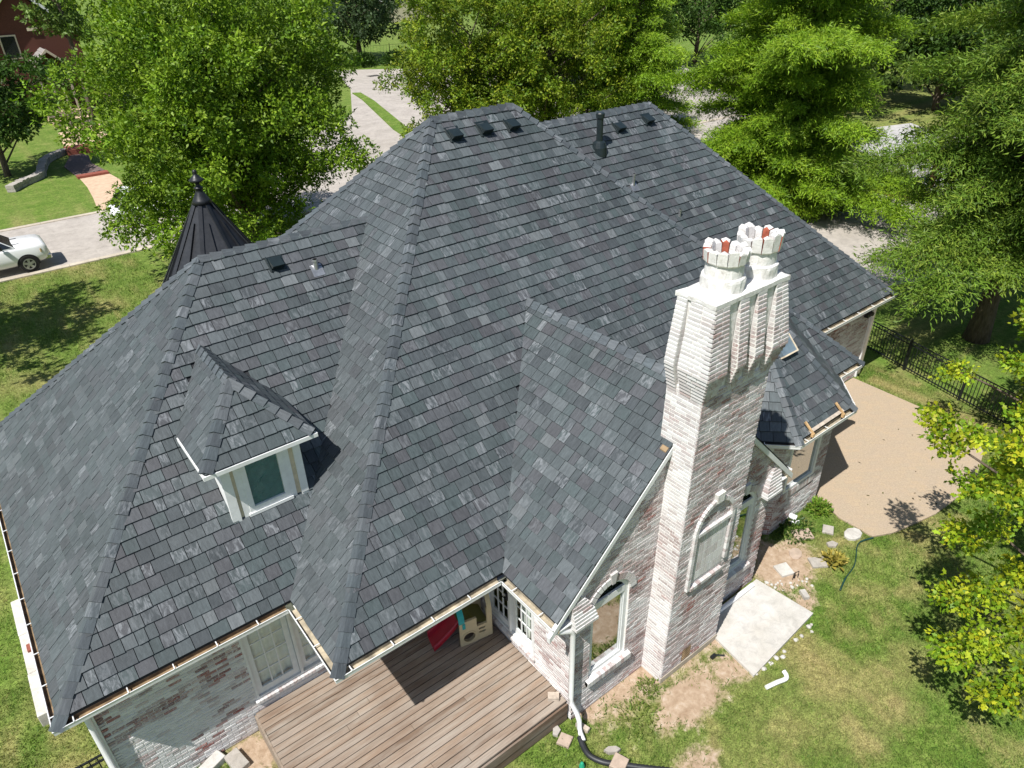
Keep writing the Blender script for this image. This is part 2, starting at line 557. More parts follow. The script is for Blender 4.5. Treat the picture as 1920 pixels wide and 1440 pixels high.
def dirt_at(x, y):
    n = fbm(x, y, 1.3, 3)
    n2 = fbm(x, y, 3.1, 9)
    d = np.zeros_like(x)
    # bare band along the gable wall and chimney foot
    f = np.clip(1 - (5.95 - y) / (1.0 + 1.1 * n), 0, 1) * ((x > 5.9) & (x < 9.6) & (y < 6.1))
    d = np.maximum(d, f * (0.55 + 0.5 * n))
    g = np.exp(-(((x - 7.9) / 1.2) ** 2 + ((y - 4.9) / 0.55) ** 2)) * 0.95
    d = np.maximum(d, g)
    d = np.maximum(d, 1.05 * np.exp(-(((x - 12.2) / 1.05) ** 2 + ((y - 5.9) / 0.85) ** 2)))
    d = np.maximum(d, 0.8 * np.exp(-(((x - 11.6) / 0.7) ** 2 + ((y - 4.95) / 0.4) ** 2)))
    d = np.maximum(d, 0.95 * np.exp(-(((x - 0.75) / 0.55) ** 2 + ((y - 8.9) / 0.9) ** 2)))
    d = np.maximum(d, 0.6 * np.exp(-(((x - 6.9) / 0.8) ** 2 + ((y - 4.0) / 0.5) ** 2)))
    d = np.maximum(d, 0.75 * np.exp(-(((x - 9.0) / 1.0) ** 2 + ((y - 4.9) / 0.6) ** 2)))
    return np.clip(d * (0.55 + 0.9 * n2), 0, 1.1)
def dry_at(x, y):
    a = fbm(x, y, 0.75, 21, 4)
    b = fbm(x, y, 2.6, 33, 4)
    v = np.clip((a - 0.51) * 4.0, 0, 1) * 0.55 + np.clip((b - 0.50) * 3.5, 0, 1) * 0.6
    # drought strip beside the patio, tired front lawn
    v = np.maximum(v, 0.95 * np.exp(-(((x - 21.6) / 0.35) ** 2)) * ((y > 5) & (y < 9)))
    v = v + 0.30 * np.exp(-(((y - 3.6) / 1.2) ** 2)) * (x < 11)
    v = v + 0.06 * ((y > 19) & (y < 38))
    v = np.where(y > 46, v * 0.3, v)
    return np.clip(v, 0, 1)

xs = np.unique(np.concatenate([np.array([-500, -300, -180, -110, -70, -45, -30, -20, -14]), np.arange(-10, 24.01, 0.16), np.array([26, 29, 33, 38, 45, 55, 70, 100, 150, 240, 380, 600])]))
ys = np.unique(np.concatenate([np.array([-200, -90, -40, -20, -10, -5]), np.arange(-2, 13.01, 0.16), np.arange(14, 40, 1.2), np.array([42, 46, 50, 56, 64, 74, 86, 100, 120, 150, 200, 280, 400, 600])]))
GX, GY = np.meshgrid(xs, ys)
nx, ny = len(xs), len(ys)
ZG = (fbm(GX, GY, 0.9, 5) - 0.5) * 0.03 * np.exp(-((GX - 7) / 40) ** 2 - ((GY - 5) / 40) ** 2) - 0.012
vv = np.stack([GX.ravel(), GY.ravel(), ZG.ravel()], 1)
idx = np.arange(nx * ny).reshape(ny, nx)
ff = np.stack([idx[:-1, :-1].ravel(), idx[:-1, 1:].ravel(), idx[1:, 1:].ravel(), idx[1:, :-1].ravel()], 1)
me = bpy.data.meshes.new('lawn_ground')
me.from_pydata(vv.tolist(), [], ff.tolist())
for nm, arr in (('dirt', dirt_at(GX, GY)), ('dry', dry_at(GX, GY))):
    a = me.attributes.new(nm, 'FLOAT', 'POINT')
    a.data.foreach_set('value', arr.ravel().astype(np.float32))
me.polygons.foreach_set('use_smooth', np.ones(len(me.polygons), bool))
me.materials.append(MAT['lawn'])
ground = bpy.data.objects.new('lawn_ground', me)
COL.objects.link(ground)
tag(ground, 'green and straw coloured lawn around the slate roofed house', 'lawn', kind='structure')

def sheet(name, poly, z, mat, label, cat, thick=0.0):
    m = MB()
    if thick:
        m.prism([(x, y, z - thick) for x, y in poly], (0, 0, thick))
    else:
        m.add([(x, y, z) for x, y in poly], [tuple(range(len(poly)))])
    return tag(m.build(name, mat), label, cat, kind='structure')

sheet('patio', PATIO, 0.03, 'patio_pavers', 'tan paver patio beside the bay window', 'patio', 0.08)
sheet('concrete_slab', SLAB, 0.05, 'slab_concrete', 'pale concrete slab at the foot of the chimney', 'slab', 0.10)
# street with two kerbs, side street mouth beyond it and the drive on the right
sheet('street', [(-160, 38.35), (60, 38.35), (60, 46.1), (-160, 46.1)], 0.012, 'street_concrete', 'light grey concrete street in front of the house', 'street')
sheet('side_street', [(14, 46.1), (44, 46.1), (60, 62), (52, 78), (47, 83.5), (41.0, 88.5), (36, 74), (30, 62), (22, 55)], 0.016, 'street_concrete', 'concrete side street opening between the trees', 'street')
ISL = sheet('grass_island', [(34.9, 71.5), (33.9, 67.5), (29.3, 53.5), (28.6, 50.6), (29.9, 51.6), (31.6, 57.0), (34.4, 66.0), (35.6, 71.0)], 0.10, 'lawn', 'narrow grass strip in the side street', 'grass strip', 0.09)
sheet('driveway', [(27.0, 14.6), (29.0, 12.4), (32, 11.2), (37, 11.6), (42, 15.5), (45.5, 20), (52, 30), (60, 44), (72, 60), (63, 62), (50, 46), (43, 34), (37, 26), (31.5, 19)], 0.008, 'street_concrete', 'concrete drive running behind the cypress trees', 'driveway')
sheet('sunlit_apron', [(42.6, 16.2), (56, 21), (60, 27), (52, 29.4), (46.0, 20.6)], 0.018, 'sunlit_concrete', 'pale concrete apron before the garage with sunlight put into its colour', 'driveway')  # lighter copy of the drive concrete, sun glare put into its colour
for nm, y0, y1, lab in (('near', 38.03, 38.35, 'tan concrete kerb on the near side of the street'), ('far', 46.1, 46.42, 'tan concrete kerb on the far side of the street')):
    m = MB()
    x = -60.0
    lim = 60.0 if nm == 'near' else 14.0
    while x < lim - 0.1:
        m.cbox((x, y0, -0.02), (min(x + 2.99, lim), y1, 0.055), 0.012)
        x += 3.0
    tag(m.build('kerb', 'kerb_concrete'), lab, 'kerb', kind='structure')
# stone ledge along the left wall with a loose brick on it
lg = thing('stone_ledge', 'white limestone ledge along the left wall of the house', 'ledge', (-1.8, 14, 0))
y = 12.15
while y < 15.7:
    m = MB(); m.cbox((-2.12 + random.uniform(-.01, .01), y, -0.03), (-1.55, min(y + 1.18, 15.8), 0.30 + random.uniform(-.006, .006)), 0.012)
    m.build('stone_block', 'limestone', lg); y += 1.19
m = MB(); m.cbox((-2.02, 13.9, 0.306), (-1.92, 14.1, 0.366), 0.005)
tag(m.build('loose_brick', 'brick_red'), 'single red brick lying on the white limestone ledge', 'brick')

# ================================================================== HOUSE
house = thing('house', 'large house with dark slate roofs and limewashed brick walls', 'house', (8.5, 12.0, 0))

# ---- roof planes -------------------------------------------------------
# each: plan polygon, z = c + gx*x + gy*y, eave direction u, slates or plain
RXR, RXE = 17.05, 21.80
def plane_from(p0, gx, gy):
    return (p0[2] - gx * p0[0] - gy * p0[1], gx, gy)
S2 = 1 / math.sqrt(2)
FACES = {}
def face(name, poly, p0, g, slate=True, host='main'):
    gl = math.hypot(*g)
    up = np.array([g[0] / gl, g[1] / gl])
    u2 = np.array([up[1], -up[0]])
    pl = plane_from(p0, *g)
    FACES[name] = dict(poly=poly, pl=pl, up=up, u=u2, g=gl, slate=slate, host=host)
ZR = ZE - 0.05
E0 = 0.12                                # the slates stop this far inside the gutter line
face('L_back', [(-1.53 + E0, 9.05 + E0), (2.02 + E0, 9.05 + E0), (6.67, 13.70), (3.12, 13.70)], (0, 9.05, ZR), (0, 1))
face('L_left', [(-1.53 + E0, 18.35 - E0), (-1.53 + E0, 9.05 + E0), (3.12, 13.70)], (-1.53, 0, ZR), (1, 0))
face('L_front', [(8, 18.26), (-1.44, 18.26), (3.12, 13.70), (6.67, 13.70)], (0, 18.35, ZR), (0, -1), False)
face('M_left', [(2.02 + E0, 20.03), (2.02 + E0, 7.28 + E0), (8.44, 13.70)], (2.02, 0, ZR), (1, 0))
face('M_back', [(2.02 + E0, 7.28 + E0), (RXR - E0, 7.28 + E0), (RXR - 6.42, 13.70), (8.44, 13.70)], (0, 7.28, ZR), (0, 1))
face('M_right', [(RXR - E0, 7.37), (RXR - E0, 20.03), (RXR - 6.42, 13.70)], (RXR, 0, ZR), (-1, 0), False)
face('M_front', [(RXR - E0, 20.03), (2.11, 20.03), (8.44, 13.70), (RXR - 6.42, 13.70)], (0, 20.12, ZR), (0, -1), False)
face('R_back', [(RXR - E0, 8.90 + E0), (RXE - E0, 8.90 + E0), (RXE - 5.65, 14.55), (RXR - 5.65, 14.55)], (0, 8.90, ZR), (0, 1))
face('R_right', [(RXE - E0, 8.99), (RXE - E0, 20.11), (RXE - 5.65, 14.55)], (RXE, 0, ZR), (-1, 0), False)
face('R_front', [(RXE - E0, 20.11), (11.5, 20.11), (RXR - 5.65, 14.55), (RXE - 5.65, 14.55)], (0, 20.20, ZR), (0, -1), False)
face('G_left', [(5.18 + E0, 7.37), (5.18 + E0, 5.93), (8.48, 5.93), (8.48, 10.58)], (5.18, 0, ZR), (1, 0))
face('G_right', [(11.78 - E0, 5.93), (11.78 - E0, 7.37), (8.48, 10.58), (8.48, 5.93)], (11.78, 0, ZR), (-1, 0), False)
face('B_front', [(12.61 + .05, 6.25 + E0), (14.89 - .05, 6.25 + E0), (13.75, 9.0)], (0, 6.25, ZR), (0, 1))
face('B_left', [(11.74, 7.24), (12.65, 6.33), (13.75, 9.0), (12.29, 9.0)], (12.61, 6.25, ZR), (S2, S2))
face('B_right', [(14.85, 6.33), (15.86, 7.34), (15.21, 9.0), (13.75, 9.0)], (14.89, 6.25, ZR), (-S2, S2))
face('B_lback', [(12.29, 9.0), (13.75, 9.0), (13.75, 9.99)], (13.75, 9.0, 5.65), (.705, 0))
face('B_rback', [(15.21, 9.0), (13.75, 9.99), (13.75, 9.0)], (13.75, 9.0, 5.65), (-.705, 0))
DE, DRZ = 5.42, 6.40                     # dormer eave and ridge height
DG = (DRZ - DE) / 0.93
face('D_front', [(1.555, 10.08), (3.415, 10.08), (2.485, 11.01)], (0, 10.08, DE), (0, DG), True, 'dormer')
face('D_left', [(1.555, 11.52), (1.555, 10.08), (2.485, 11.01), (2.485, 12.50)], (1.555, 0, DE), (DG, 0), True, 'dormer')
face('D_right', [(3.415, 10.08), (3.415, 11.52), (2.485, 12.50), (2.485, 11.01)], (3.415, 0, DE), (-DG, 0), True, 'dormer')

def fz(f, x, y):
    c, gx, gy = f['pl']
    return c + gx * x + gy * y
def hidden(name, x, y, z):
    for k, f in FACES.items():
        if f['host'] == 'dormer' and not (y > 10.36 and 1.86 < x < 3.11):
            continue
        if k != name and fz(f, x, y) > z + 0.10 and inpoly(np.array(x), np.array(y), f['poly']):
            return True
    return False

roof = None
m = MB()
md = MB()
for k, f in FACES.items():
    top = [(x, y, fz(f, x, y) - 0.004) for x, y in f['poly']]
    (m if f['host'] == 'main' else md).prism([(x, y, z - 0.05) for x, y, z in top], (0, 0, 0.05))
roof = m.build('roof', 'underlay', house)
dormer = md.build('dormer', 'underlay', house)

PAL = [((0.062, 0.071, 0.076), 6), ((0.072, 0.083, 0.088), 6), ((0.060, 0.074, 0.077), 5), ((0.074, 0.074, 0.082), 4),
       ((0.053, 0.059, 0.065), 4), ((0.090, 0.098, 0.104), 4), ((0.068, 0.066, 0.073), 3), ((0.125, 0.130, 0.136), 1)]
PCOL = [(c[0] * 0.94, c[1] * 1.005, c[2] * 1.0) for c, n in PAL for _ in range(n)]

def clip(poly, a, b, c):
    """keep the side a*x + b*y + c >= 0"""
    out = []
    n = len(poly)
    for i in range(n):
        p = poly[i]; q = poly[(i + 1) % n]
        dp = a * p[0] + b * p[1] + c; dq = a * q[0] + b * q[1] + c
        if dp >= 0: out.append(p)
        if (dp >= 0) != (dq >= 0):
            s_ = dp / (dp - dq)
            out.append((p[0] + s_ * (q[0] - p[0]), p[1] + s_ * (q[1] - p[1])))
    return out

EXPO = 0.225
PIECES = []                # every slate: (host, area in photo px, verts, faces, tint, uvs, vein)
def lay_slates(name):
    f = FACES[name]
    poly = f['poly']
    up = f['up']; u2 = f['u']; g = f['g']
    cs = 1 / math.sqrt(1 + g * g)
    # plan -> (a along eave, b along slope)
    base = min(p[0] * up[0] + p[1] * up[1] for p in poly)
    ab = [(p[0] * u2[0] + p[1] * u2[1], (p[0] * up[0] + p[1] * up[1] - base) / cs) for p in poly]
    area = sum(ab[i][0] * ab[(i + 1) % len(ab)][1] - ab[(i + 1) % len(ab)][0] * ab[i][1] for i in range(len(ab)))
    if area < 0:
        ab = ab[::-1]
    edges = []
    for i in range(len(ab)):
        p = ab[i]; q = ab[(i + 1) % len(ab)]
        ex, ey = q[0] - p[0], q[1] - p[1]
        L = math.hypot(ex, ey)
        edges.append((-ey / L, ex / L, (ey * p[0] - ex * p[1]) / L))
    amin = min(p[0] for p in ab); amax = max(p[0] for p in ab); bmax = max(p[1] for p in ab)
    nrm = np.array([-f['pl'][1], -f['pl'][2], 1.0]); nrm /= np.linalg.norm(nrm)
    def w3(a, b, h):
        s_ = b * cs + base
        x = u2[0] * a + up[0] * s_; y = u2[1] * a + up[1] * s_
        return np.array([x, y, fz(f, x, y)]) + nrm * h
    rows = int(bmax / EXPO) + 1
    for r in range(rows):
        b0 = r * EXPO - (0.03 if r == 0 else 0)
        a = amin - random.uniform(0.02, 0.25)
        row_dark = random.uniform(0.94, 1.06)
        while a < amax:
            wd = random.choice([0.155, 0.19, 0.22, 0.235, 0.26, 0.28, 0.295, 0.30])
            a0, a1 = a + 0.005, a + wd - 0.006
            a += wd
            bb = b0 + random.uniform(-0.007, 0.007)
            b1 = r * EXPO + EXPO + 0.045
            sk = random.uniform(-0.004, 0.004)
            q = [(a0, bb + sk), (a1, bb - sk), (a1, b1), (a0, b1)]
            for e in edges:
                q = clip(q, *e)
                if len(q) < 3: break
            if len(q) < 3: continue
            cx = sum(p[0] for p in q) / len(q); cy = sum(p[1] for p in q) / len(q)
            w0 = w3(cx, cy, 0)
            if hidden(name, w0[0], w0[1], w0[2]): continue
            th = random.uniform(0.028, 0.037)
            lift = random.uniform(-0.002, 0.002)
            def hgt(p):
                return 0.003 + th * (1 - (p[1] - b0) / (EXPO + 0.05)) + lift * (p[0] - cx) / wd
            tops = [w3(p[0], p[1], hgt(p)) for p in q]
            bots = [w3(p[0], p[1], -0.004) for p in q]
            n = len(q)
            ox, oy = random.uniform(0, 40), random.uniform(0, 40)
            uvs = [(p[0] - a0 + ox, p[1] - b0 + oy) for p in q] * 2
            fs = [tuple(range(n))] + [(i, n + i, n + (i + 1) % n, (i + 1) % n) for i in range(n)]
            c = random.choice(PCOL)
            if name in ('L_left', 'M_left', 'D_left'):      # tints of these slopes are drawn towards one mean tone
                c = tuple(.45 * c[i] + .55 * (0.069, 0.080, 0.083)[i] for i in range(3))
            cl = 0.86 + 0.28 * float(fbm(np.array(w0[0] + w0[2]), np.array(w0[1]), 0.8, 50))
            k = row_dark * cl * random.uniform(0.84, 1.08)
            tint = tuple(min(0.3, x * k) for x in c)
            vein = 1.0 if random.random() < (0.07 if name not in ('L_left', 'D_left') else 0.025) else (0.45 if random.random() < 0.22 else 0.08)
            pp = px(np.array(tops))
            ar = 0.5 * abs(np.sum(pp[:, 0] * np.roll(pp[:, 1], -1) - np.roll(pp[:, 0], -1) * pp[:, 1]))
            cen = pp.mean(0)
            if not (8 < cen[0] < 1912 and 8 < cen[1] < 1432): ar = 0
            PIECES.append((f['host'], ar, tops + bots, fs, tint, uvs, vein))
for k, f in FACES.items():
    if f['slate']:
        lay_slates(k)
    else:
        # slopes turned away from the street side view still carry slate
        mm = MB()
        mm.add([(x, y, fz(f, x, y) + 0.012) for x, y in f['poly']], [tuple(range(len(f['poly'])))], (0.075, 0.08, 0.083), [(x, y) for x, y in f['poly']])
        tag(mm.build('far_slope_slates', 'slate', roof if f['host'] == 'main' else dormer), kind='stuff')
order = sorted(range(len(PIECES)), key=lambda i: -PIECES[i][1])
single = set(order[:300])
rest = {'main': MB(), 'dormer': MB()}
for i, (host, ar, vs, fs, tint, uvs, vein) in enumerate(PIECES):
    if i in single:
        mm = MB(); mm.add(vs, fs, tint, uvs, vein)
        mm.build('slate', 'slate', roof if host == 'main' else dormer)
    else:
        rest[host].add(vs, fs, tint, uvs, vein)
for h, mm in rest.items():
    if mm.f:
        tag(mm.build('roof_slates', 'slate', roof if h == 'main' else dormer), kind='stuff')

# ---- hip and ridge caps ------------------------------------------------
def caps(p0, p1, fa, fb, host, wid=0.112, step=0.225, tone=1.0):
    p0 = np.array(p0, float); p1 = np.array(p1, float)
    d = p1 - p0; L = np.linalg.norm(d); d /= L
    def nn(f):
        n = np.array([-f['pl'][1], -f['pl'][2], 1.0]); return n / np.linalg.norm(n)
    na, nb = nn(FACES[fa]), nn(FACES[fb])
    up = na + nb; up /= np.linalg.norm(up)
    da = np.cross(d, na); db = np.cross(d, nb)
    mid = (np.mean(np.array(FACES[fa]['poly']), 0))
    if np.dot(da[:2], mid - (p0[:2] + p1[:2]) / 2) < 0: da = -da
    mid = (np.mean(np.array(FACES[fb]['poly']), 0))
    if np.dot(db[:2], mid - (p0[:2] + p1[:2]) / 2) < 0: db = -db
    n = int(L / step)
    for i in range(n + 1):
        s0 = i * step; s1 = min(s0 + step * 1.28, L + 0.04)
        if s1 - s0 < 0.08: continue
        h0 = 0.060 + random.uniform(-.006, .006); h1 = 0.024
        wj = random.uniform(-.006, .006); tw = random.uniform(-.008, .008)
        mm = MB()
        vs = []
        for s_, h, w_ in ((s0, h0, wid + wj + tw), (s1, h1, wid + wj - tw)):
            c = p0 + d * s_
            vs += [c + da * w_ + na * (h * 0.75), c + up * h * 1.12, c + db * w_ + nb * (h * 0.75),
                   c + da * w_ + na * (h * 0.75 - 0.024), c + up * (h * 1.12 - 0.026), c + db * w_ + nb * (h * 0.75 - 0.024)]
        fs = [(0, 1, 7, 6), (1, 2, 8, 7), (3, 9, 10, 4), (4, 10, 11, 5), (0, 3, 4, 1), (1, 4, 5, 2), (0, 6, 9, 3), (2, 5, 11, 8), (6, 7, 10, 9), (7, 8, 11, 10)]
        ox, oy = random.uniform(0, 40), random.uniform(0, 40)
        uvs = [(ox + (j % 3) * .15, oy + (0 if j < 6 else .25)) for j in range(12)]
        c = random.choice([(0.066, 0.080, 0.088), (0.076, 0.090, 0.098), (0.062, 0.072, 0.080), (0.09, 0.10, 0.108)])
        k = random.uniform(0.9, 1.12) * tone
        mm.add(vs, fs, tuple(x * k for x in c), uvs, 0.9 if random.random() < 0.10 else 0.0)
        mm.build('ridge_cap', 'slate', host)
caps((-1.50, 9.08, ZR + .03), (3.12, 13.70, 7.55), 'L_left', 'L_back', roof)
caps((-1.50, 18.32, ZR + .03), (3.12, 13.70, 7.55), 'L_left', 'L_front', roof)
caps((3.12, 13.70, 7.55), (6.72, 13.70, 7.55), 'L_back', 'L_front', roof)
caps((2.06, 7.32, ZR + .04), (8.44, 13.70, 9.32), 'M_left', 'M_back', roof)
caps((2.06, 20.08, ZR + .04), (8.44, 13.70, 9.32), 'M_left', 'M_front', roof)
caps((8.40, 13.70, 9.32), (RXR - 6.42, 13.70, 9.32), 'M_back', 'M_front', roof, 0.15)
caps((RXR - .04, 7.32, ZR + .04), (RXR - 6.42, 13.70, 9.32), 'M_back', 'M_right', roof)
caps((RXR - 5.65, 14.55, 8.55), (RXE - 5.65, 14.55, 8.55), 'R_back', 'R_front', roof, 0.17)
caps((RXE - .04, 8.94, ZR + .04), (RXE - 5.65, 14.55, 8.55), 'R_back', 'R_right', roof)
caps((8.48, 6.18, 6.20), (8.48, 10.62, 6.20), 'G_left', 'G_right', roof, 0.13, 0.22, 1.25)
caps((12.63, 6.29, ZR + .04), (13.75, 9.0, 5.65), 'B_left', 'B_front', roof, 0.12)
caps((14.87, 6.29, ZR + .04), (13.75, 9.0, 5.65), 'B_front', 'B_right', roof, 0.13)
caps((1.57, 10.10, DE + .02), (2.485, 11.01, DRZ), 'D_left', 'D_front', dormer, 0.12)
caps((3.40, 10.10, DE + .02), (2.485, 11.01, DRZ), 'D_front', 'D_right', dormer, 0.12)
caps((2.485, 11.0, DRZ), (2.485, 12.52, DRZ), 'D_left', 'D_right', dormer, 0.11, 0.2, 1.2)

# ---- gutters, fascia, soffit ------------------------------------------
def offset_path(path, o):
    """offset a 2D polyline to its left by o with mitred corners"""
    res = []
    n = len(path)
    for i in range(n):
        p = np.array(path[i], float)
        ds = []
        if i > 0:
            d = p - np.array(path[i - 1], float); ds.append(d / np.linalg.norm(d))
        if i < n - 1:
            d = np.array(path[i + 1], float) - p; ds.append(d / np.linalg.norm(d))
        ns = [np.array([-d[1], d[0]]) for d in ds]
        if len(ns) == 1:
            res.append(p + ns[0] * o)
        else:
            b = ns[0] + ns[1]; b /= np.linalg.norm(b)
            res.append(p + b * o / max(0.2, np.dot(b, ns[0])))
    return res
def extrude_profile(path, prof, closed=False):
    m = MB()
    n = len(path)
    rows = []
    for o, z in prof:
        op = offset_path(path, o)
        rows.append([(q[0], q[1], z) for q in op])
    k = len(prof)
    for j in range(k if closed else k - 1):
        j2 = (j + 1) % k
        for i in range(n - 1):
            m.add([rows[j][i], rows[j][i + 1], rows[j2][i + 1], rows[j2][i]], [(0, 1, 2, 3)])
    if closed:
        for i in (0, n - 1):
            m.add([rows[j][i] for j in range(k)], [tuple(range(k))])
    return m
def gutter(path, label=None, dirty='gutter_inside', soffit=0.50, hang=True):
    sh = extrude_profile(path, [(0.012, 2.862), (0.010, 2.91), (0.0, 2.957), (0.014, 2.957), (0.014, 2.935), (0.020, 2.93), (0.020, 2.88), (0.130, 2.88), (0.130, 2.862)], True)
    g = sh.build('gutter', 'white_paint', house)
    tr = extrude_profile(path, [(0.022, 2.932), (0.022, 2.886), (0.128, 2.886), (0.128, 2.995)])
    tr.build('gutter_trough', dirty, g)
    fa = extrude_profile(path, [(0.132, 2.78), (0.132, 2.985), (0.155, 2.985), (0.155, 2.78)], True)
    fa.build('fascia', 'cream_trim', house)
    if soffit:
        so_ = extrude_profile(path, [(0.156, 2.79), (soffit, 2.79), (soffit, 2.815), (0.156, 2.815)], True)
        so_.build('soffit', 'white_paint', house)
    if hang:
        for i in range(len(path) - 1):
            a = np.array(path[i], float); b = np.array(path[i + 1], float)
            L = np.linalg.norm(b - a); d = (b - a) / L; nl = np.array([-d[1], d[0]])
            s_ = 0.28
            while s_ < L - 0.15:
                c = a + d * s_
                q = MB(); q.pbox((c[0], c[1], 2.958), (d[0] * .016, d[1] * .016, 0), (nl[0] * .14, nl[1] * .14, 0), (0, 0, .012))
                q.build('gutter_hanger', 'white_paint', g)
                s_ += random.uniform(0.66, 0.80)
    return g
gutter([(-1.53, 18.30), (-1.53, 9.05), (2.02, 9.05)], dirty='gutter_rust')
gutter([(2.02, 9.052), (2.02, 7.28), (5.18, 7.28)], dirty='gutter_inside')
gutter([(5.18, 7.282), (5.18, 5.92)])
gutter([(11.78, 5.92), (11.78, 7.12)])
gutter([(11.86, 7.0), (12.61, 6.25), (14.89, 6.25), (15.92, 7.28), (16.99, 7.28)], soffit=0.40)
gutter([(RXR, 8.90), (RXE, 8.90), (RXE, 12.0)])

# porch ceiling under the main roof corner
m = MB(); m.box((2.15, 7.42, 2.816), (5.72, 9.49, 2.85)); m.build('porch_ceiling', 'white_paint', house)

# ---- brick walls -------------------------------------------------------
CH, BL = 0.0677, 0.2135
BRICKS = []
BCOL = [(0.29, 0.18, 0.165), (0.34, 0.215, 0.195), (0.25, 0.15, 0.14), (0.36, 0.245, 0.225), (0.31, 0.12, 0.10), (0.23, 0.13, 0.12)]
RED = [(0.32, 0.13, 0.115), (0.27, 0.14, 0.13), (0.34, 0.14, 0.12), (0.23, 0.14, 0.135), (0.36, 0.24, 0.22)]
def wash_tint(a, z, seed, level, spread=0.8):
    p = float(fbm(np.array(a), np.array(z * 1.6), 1.1, seed))
    cov = level + (p - 0.5) * (1.7 if seed == 1 else 1.0) + (random.random() - 0.5) * spread
    cov = min(1.0, max(0.0, cov))
    c = random.choice(RED if seed == 1 else BCOL)
    if seed == 1: cov = min(1.0, max(0.0, (cov - 0.25) * 1.6))
    wv = random.uniform(0.66, 0.80)
    wc = (wv, wv * 0.985, wv * 0.972)
    return tuple(c[i] + (wc[i] - c[i]) * cov for i in range(3))
def brick_wall(host, o, u, n, z0, z1, lim, openings=(), seed=0, level=0.62, shear=0.0, spread=0.8, depth=0.10, key=None, proud=0.009):
    """host: part that carries the bricks; lim(z) -> (a0, a1); openings: list of f(z) -> (a0, a1) or None"""
    o = np.array(o, float); u = np.array(u, float); n = np.array(n, float)
    back = MB()
    def P(a, d, z):
        q = o + u * a + n * d
        return np.array([q[0] + shear * z, q[1], z])
    k0 = int(round(z0 / CH)); k1 = int(math.ceil(z1 / CH))
    for k in range(k0, k1):
        za = k * CH; zb = min((k + 1) * CH, z1)
        zm = (za + zb) / 2
        if zb - za < 0.02: continue
        iv = [lim(zm)]
        for op in openings:
            r = op(zm)
            if r is None: continue
            nv = []
            for a0, a1 in iv:
                if r[1] <= a0 or r[0] >= a1: nv.append((a0, a1)); continue
                if r[0] > a0: nv.append((a0, r[0]))
                if r[1] < a1: nv.append((r[1], a1))
            iv = nv
        for a0, a1 in iv:
            if a1 - a0 < 0.02: continue
            v = [P(a0, 0, za), P(a1, 0, za), P(a1, 0, zb), P(a0, 0, zb), P(a0, -depth, za), P(a1, -depth, za), P(a1, -depth, zb), P(a0, -depth, zb)]
            back.add(v, [(0, 1, 2, 3), (5, 4, 7, 6), (4, 0, 3, 7), (1, 5, 6, 2), (3, 2, 6, 7), (4, 5, 1, 0)])
            s_ = math.floor((a0) / BL) * BL - (BL / 2 if k % 2 else 0)
            while s_ < a1:
                b0 = max(s_ + 0.0055, a0); b1 = min(s_ + BL - 0.0055, a1)
                s_ += BL
                if b1 - b0 < 0.03: continue
                pr = proud + random.uniform(-0.4, 0.4) * proud
                zq0 = za + 0.0055 + random.uniform(-.0015, .0015); zq1 = zb - 0.0055 + random.uniform(-.0015, .0015)
                i_ = 0.004
                v = [P(b0, 0, zq0), P(b1, 0, zq0), P(b1, 0, zq1), P(b0, 0, zq1),
                     P(b0 + i_, pr, zq0 + i_), P(b1 - i_, pr, zq0 + i_), P(b1 - i_, pr, zq1 - i_), P(b0 + i_, pr, zq1 - i_)]
                fs = [(4, 5, 6, 7), (0, 1, 5, 4), (1, 2, 6, 5), (2, 3, 7, 6), (3, 0, 4, 7)]
                tn = wash_tint(b0, za, seed, level, spread)
                pp = px(np.array(v[4:]))
                ar = 0.5 * abs(np.sum(pp[:, 0] * np.roll(pp[:, 1], -1) - np.roll(pp[:, 0], -1) * pp[:, 1]))
                cen = pp.mean(0)
                if not (8 < cen[0] < 1912 and 8 < cen[1] < 1432): ar = 0
                if key is not None: ar *= key
                BRICKS.append((host, ar, v, fs, tn))
    return back
def rect(a0, a1, z0, z1):
    return lambda z: (a0, a1) if z0 < z < z1 else None
def arch(a0, a1, z0, zs, rise):
    c = (a0 + a1) / 2; r = (a1 - a0) / 2
    def f(z):
        if z < z0 or z > zs + rise: return None
        if z <= zs: return (a0, a1)
        q = r * math.sqrt(max(0.0, 1 - ((z - zs) / rise) ** 2))
        return (c - q, c + q) if q > 0.03 else None
    return f
def wall_part(name, *args, **kw):
    hold = {}
    e = MB()
    host_key = len(WALLS)
    back = brick_wall(host_key, *args, **kw)
    WALLS.append(back.build(name, 'mortar', house))
    return WALLS[-1]
WALLS = []
const = lambda a, b: (lambda z: (a, b))
# left wing back wall (y = 9.5): french doors under the porch
wall_part('wall', (0, 9.5, 0), (1, 0, 0), (0, -1, 0), 0, 2.80, const(-1.08, 5.73), [rect(1.20, 2.98, 0.80, 2.62)], seed=1, level=0.80, spread=0.9)
# gable room: left wall (x = 5.73), front (y = 6.0), right (x = 11.23)
wall_part('wall', (5.73, 0, 0), (0, -1, 0), (-1, 0, 0), 0, 2.80, const(-9.5, -6.0), [rect(-8.56, -7.06, 0.75, 2.72)], seed=2, level=0.66)
gl = lambda z: (max(5.73, 5.18 + (z - ZR) + 0.16), min(11.23, 11.78 - (z - ZR) - 0.16))
AW = arch(6.13, 7.06, 0.88, 2.62, 0.42)
AW2 = arch(9.82, 10.75, 0.88, 2.62, 0.42)
wall_part('wall', (0, 6.0, 0), (1, 0, 0), (0, -1, 0), 0, 6.05, gl, [AW, AW2], seed=3, level=0.50, spread=0.6)
wall_part('wall', (11.23, 0, 0), (0, 1, 0), (1, 0, 0), 0, 2.80, const(6.0, 7.69), seed=4, level=0.45)
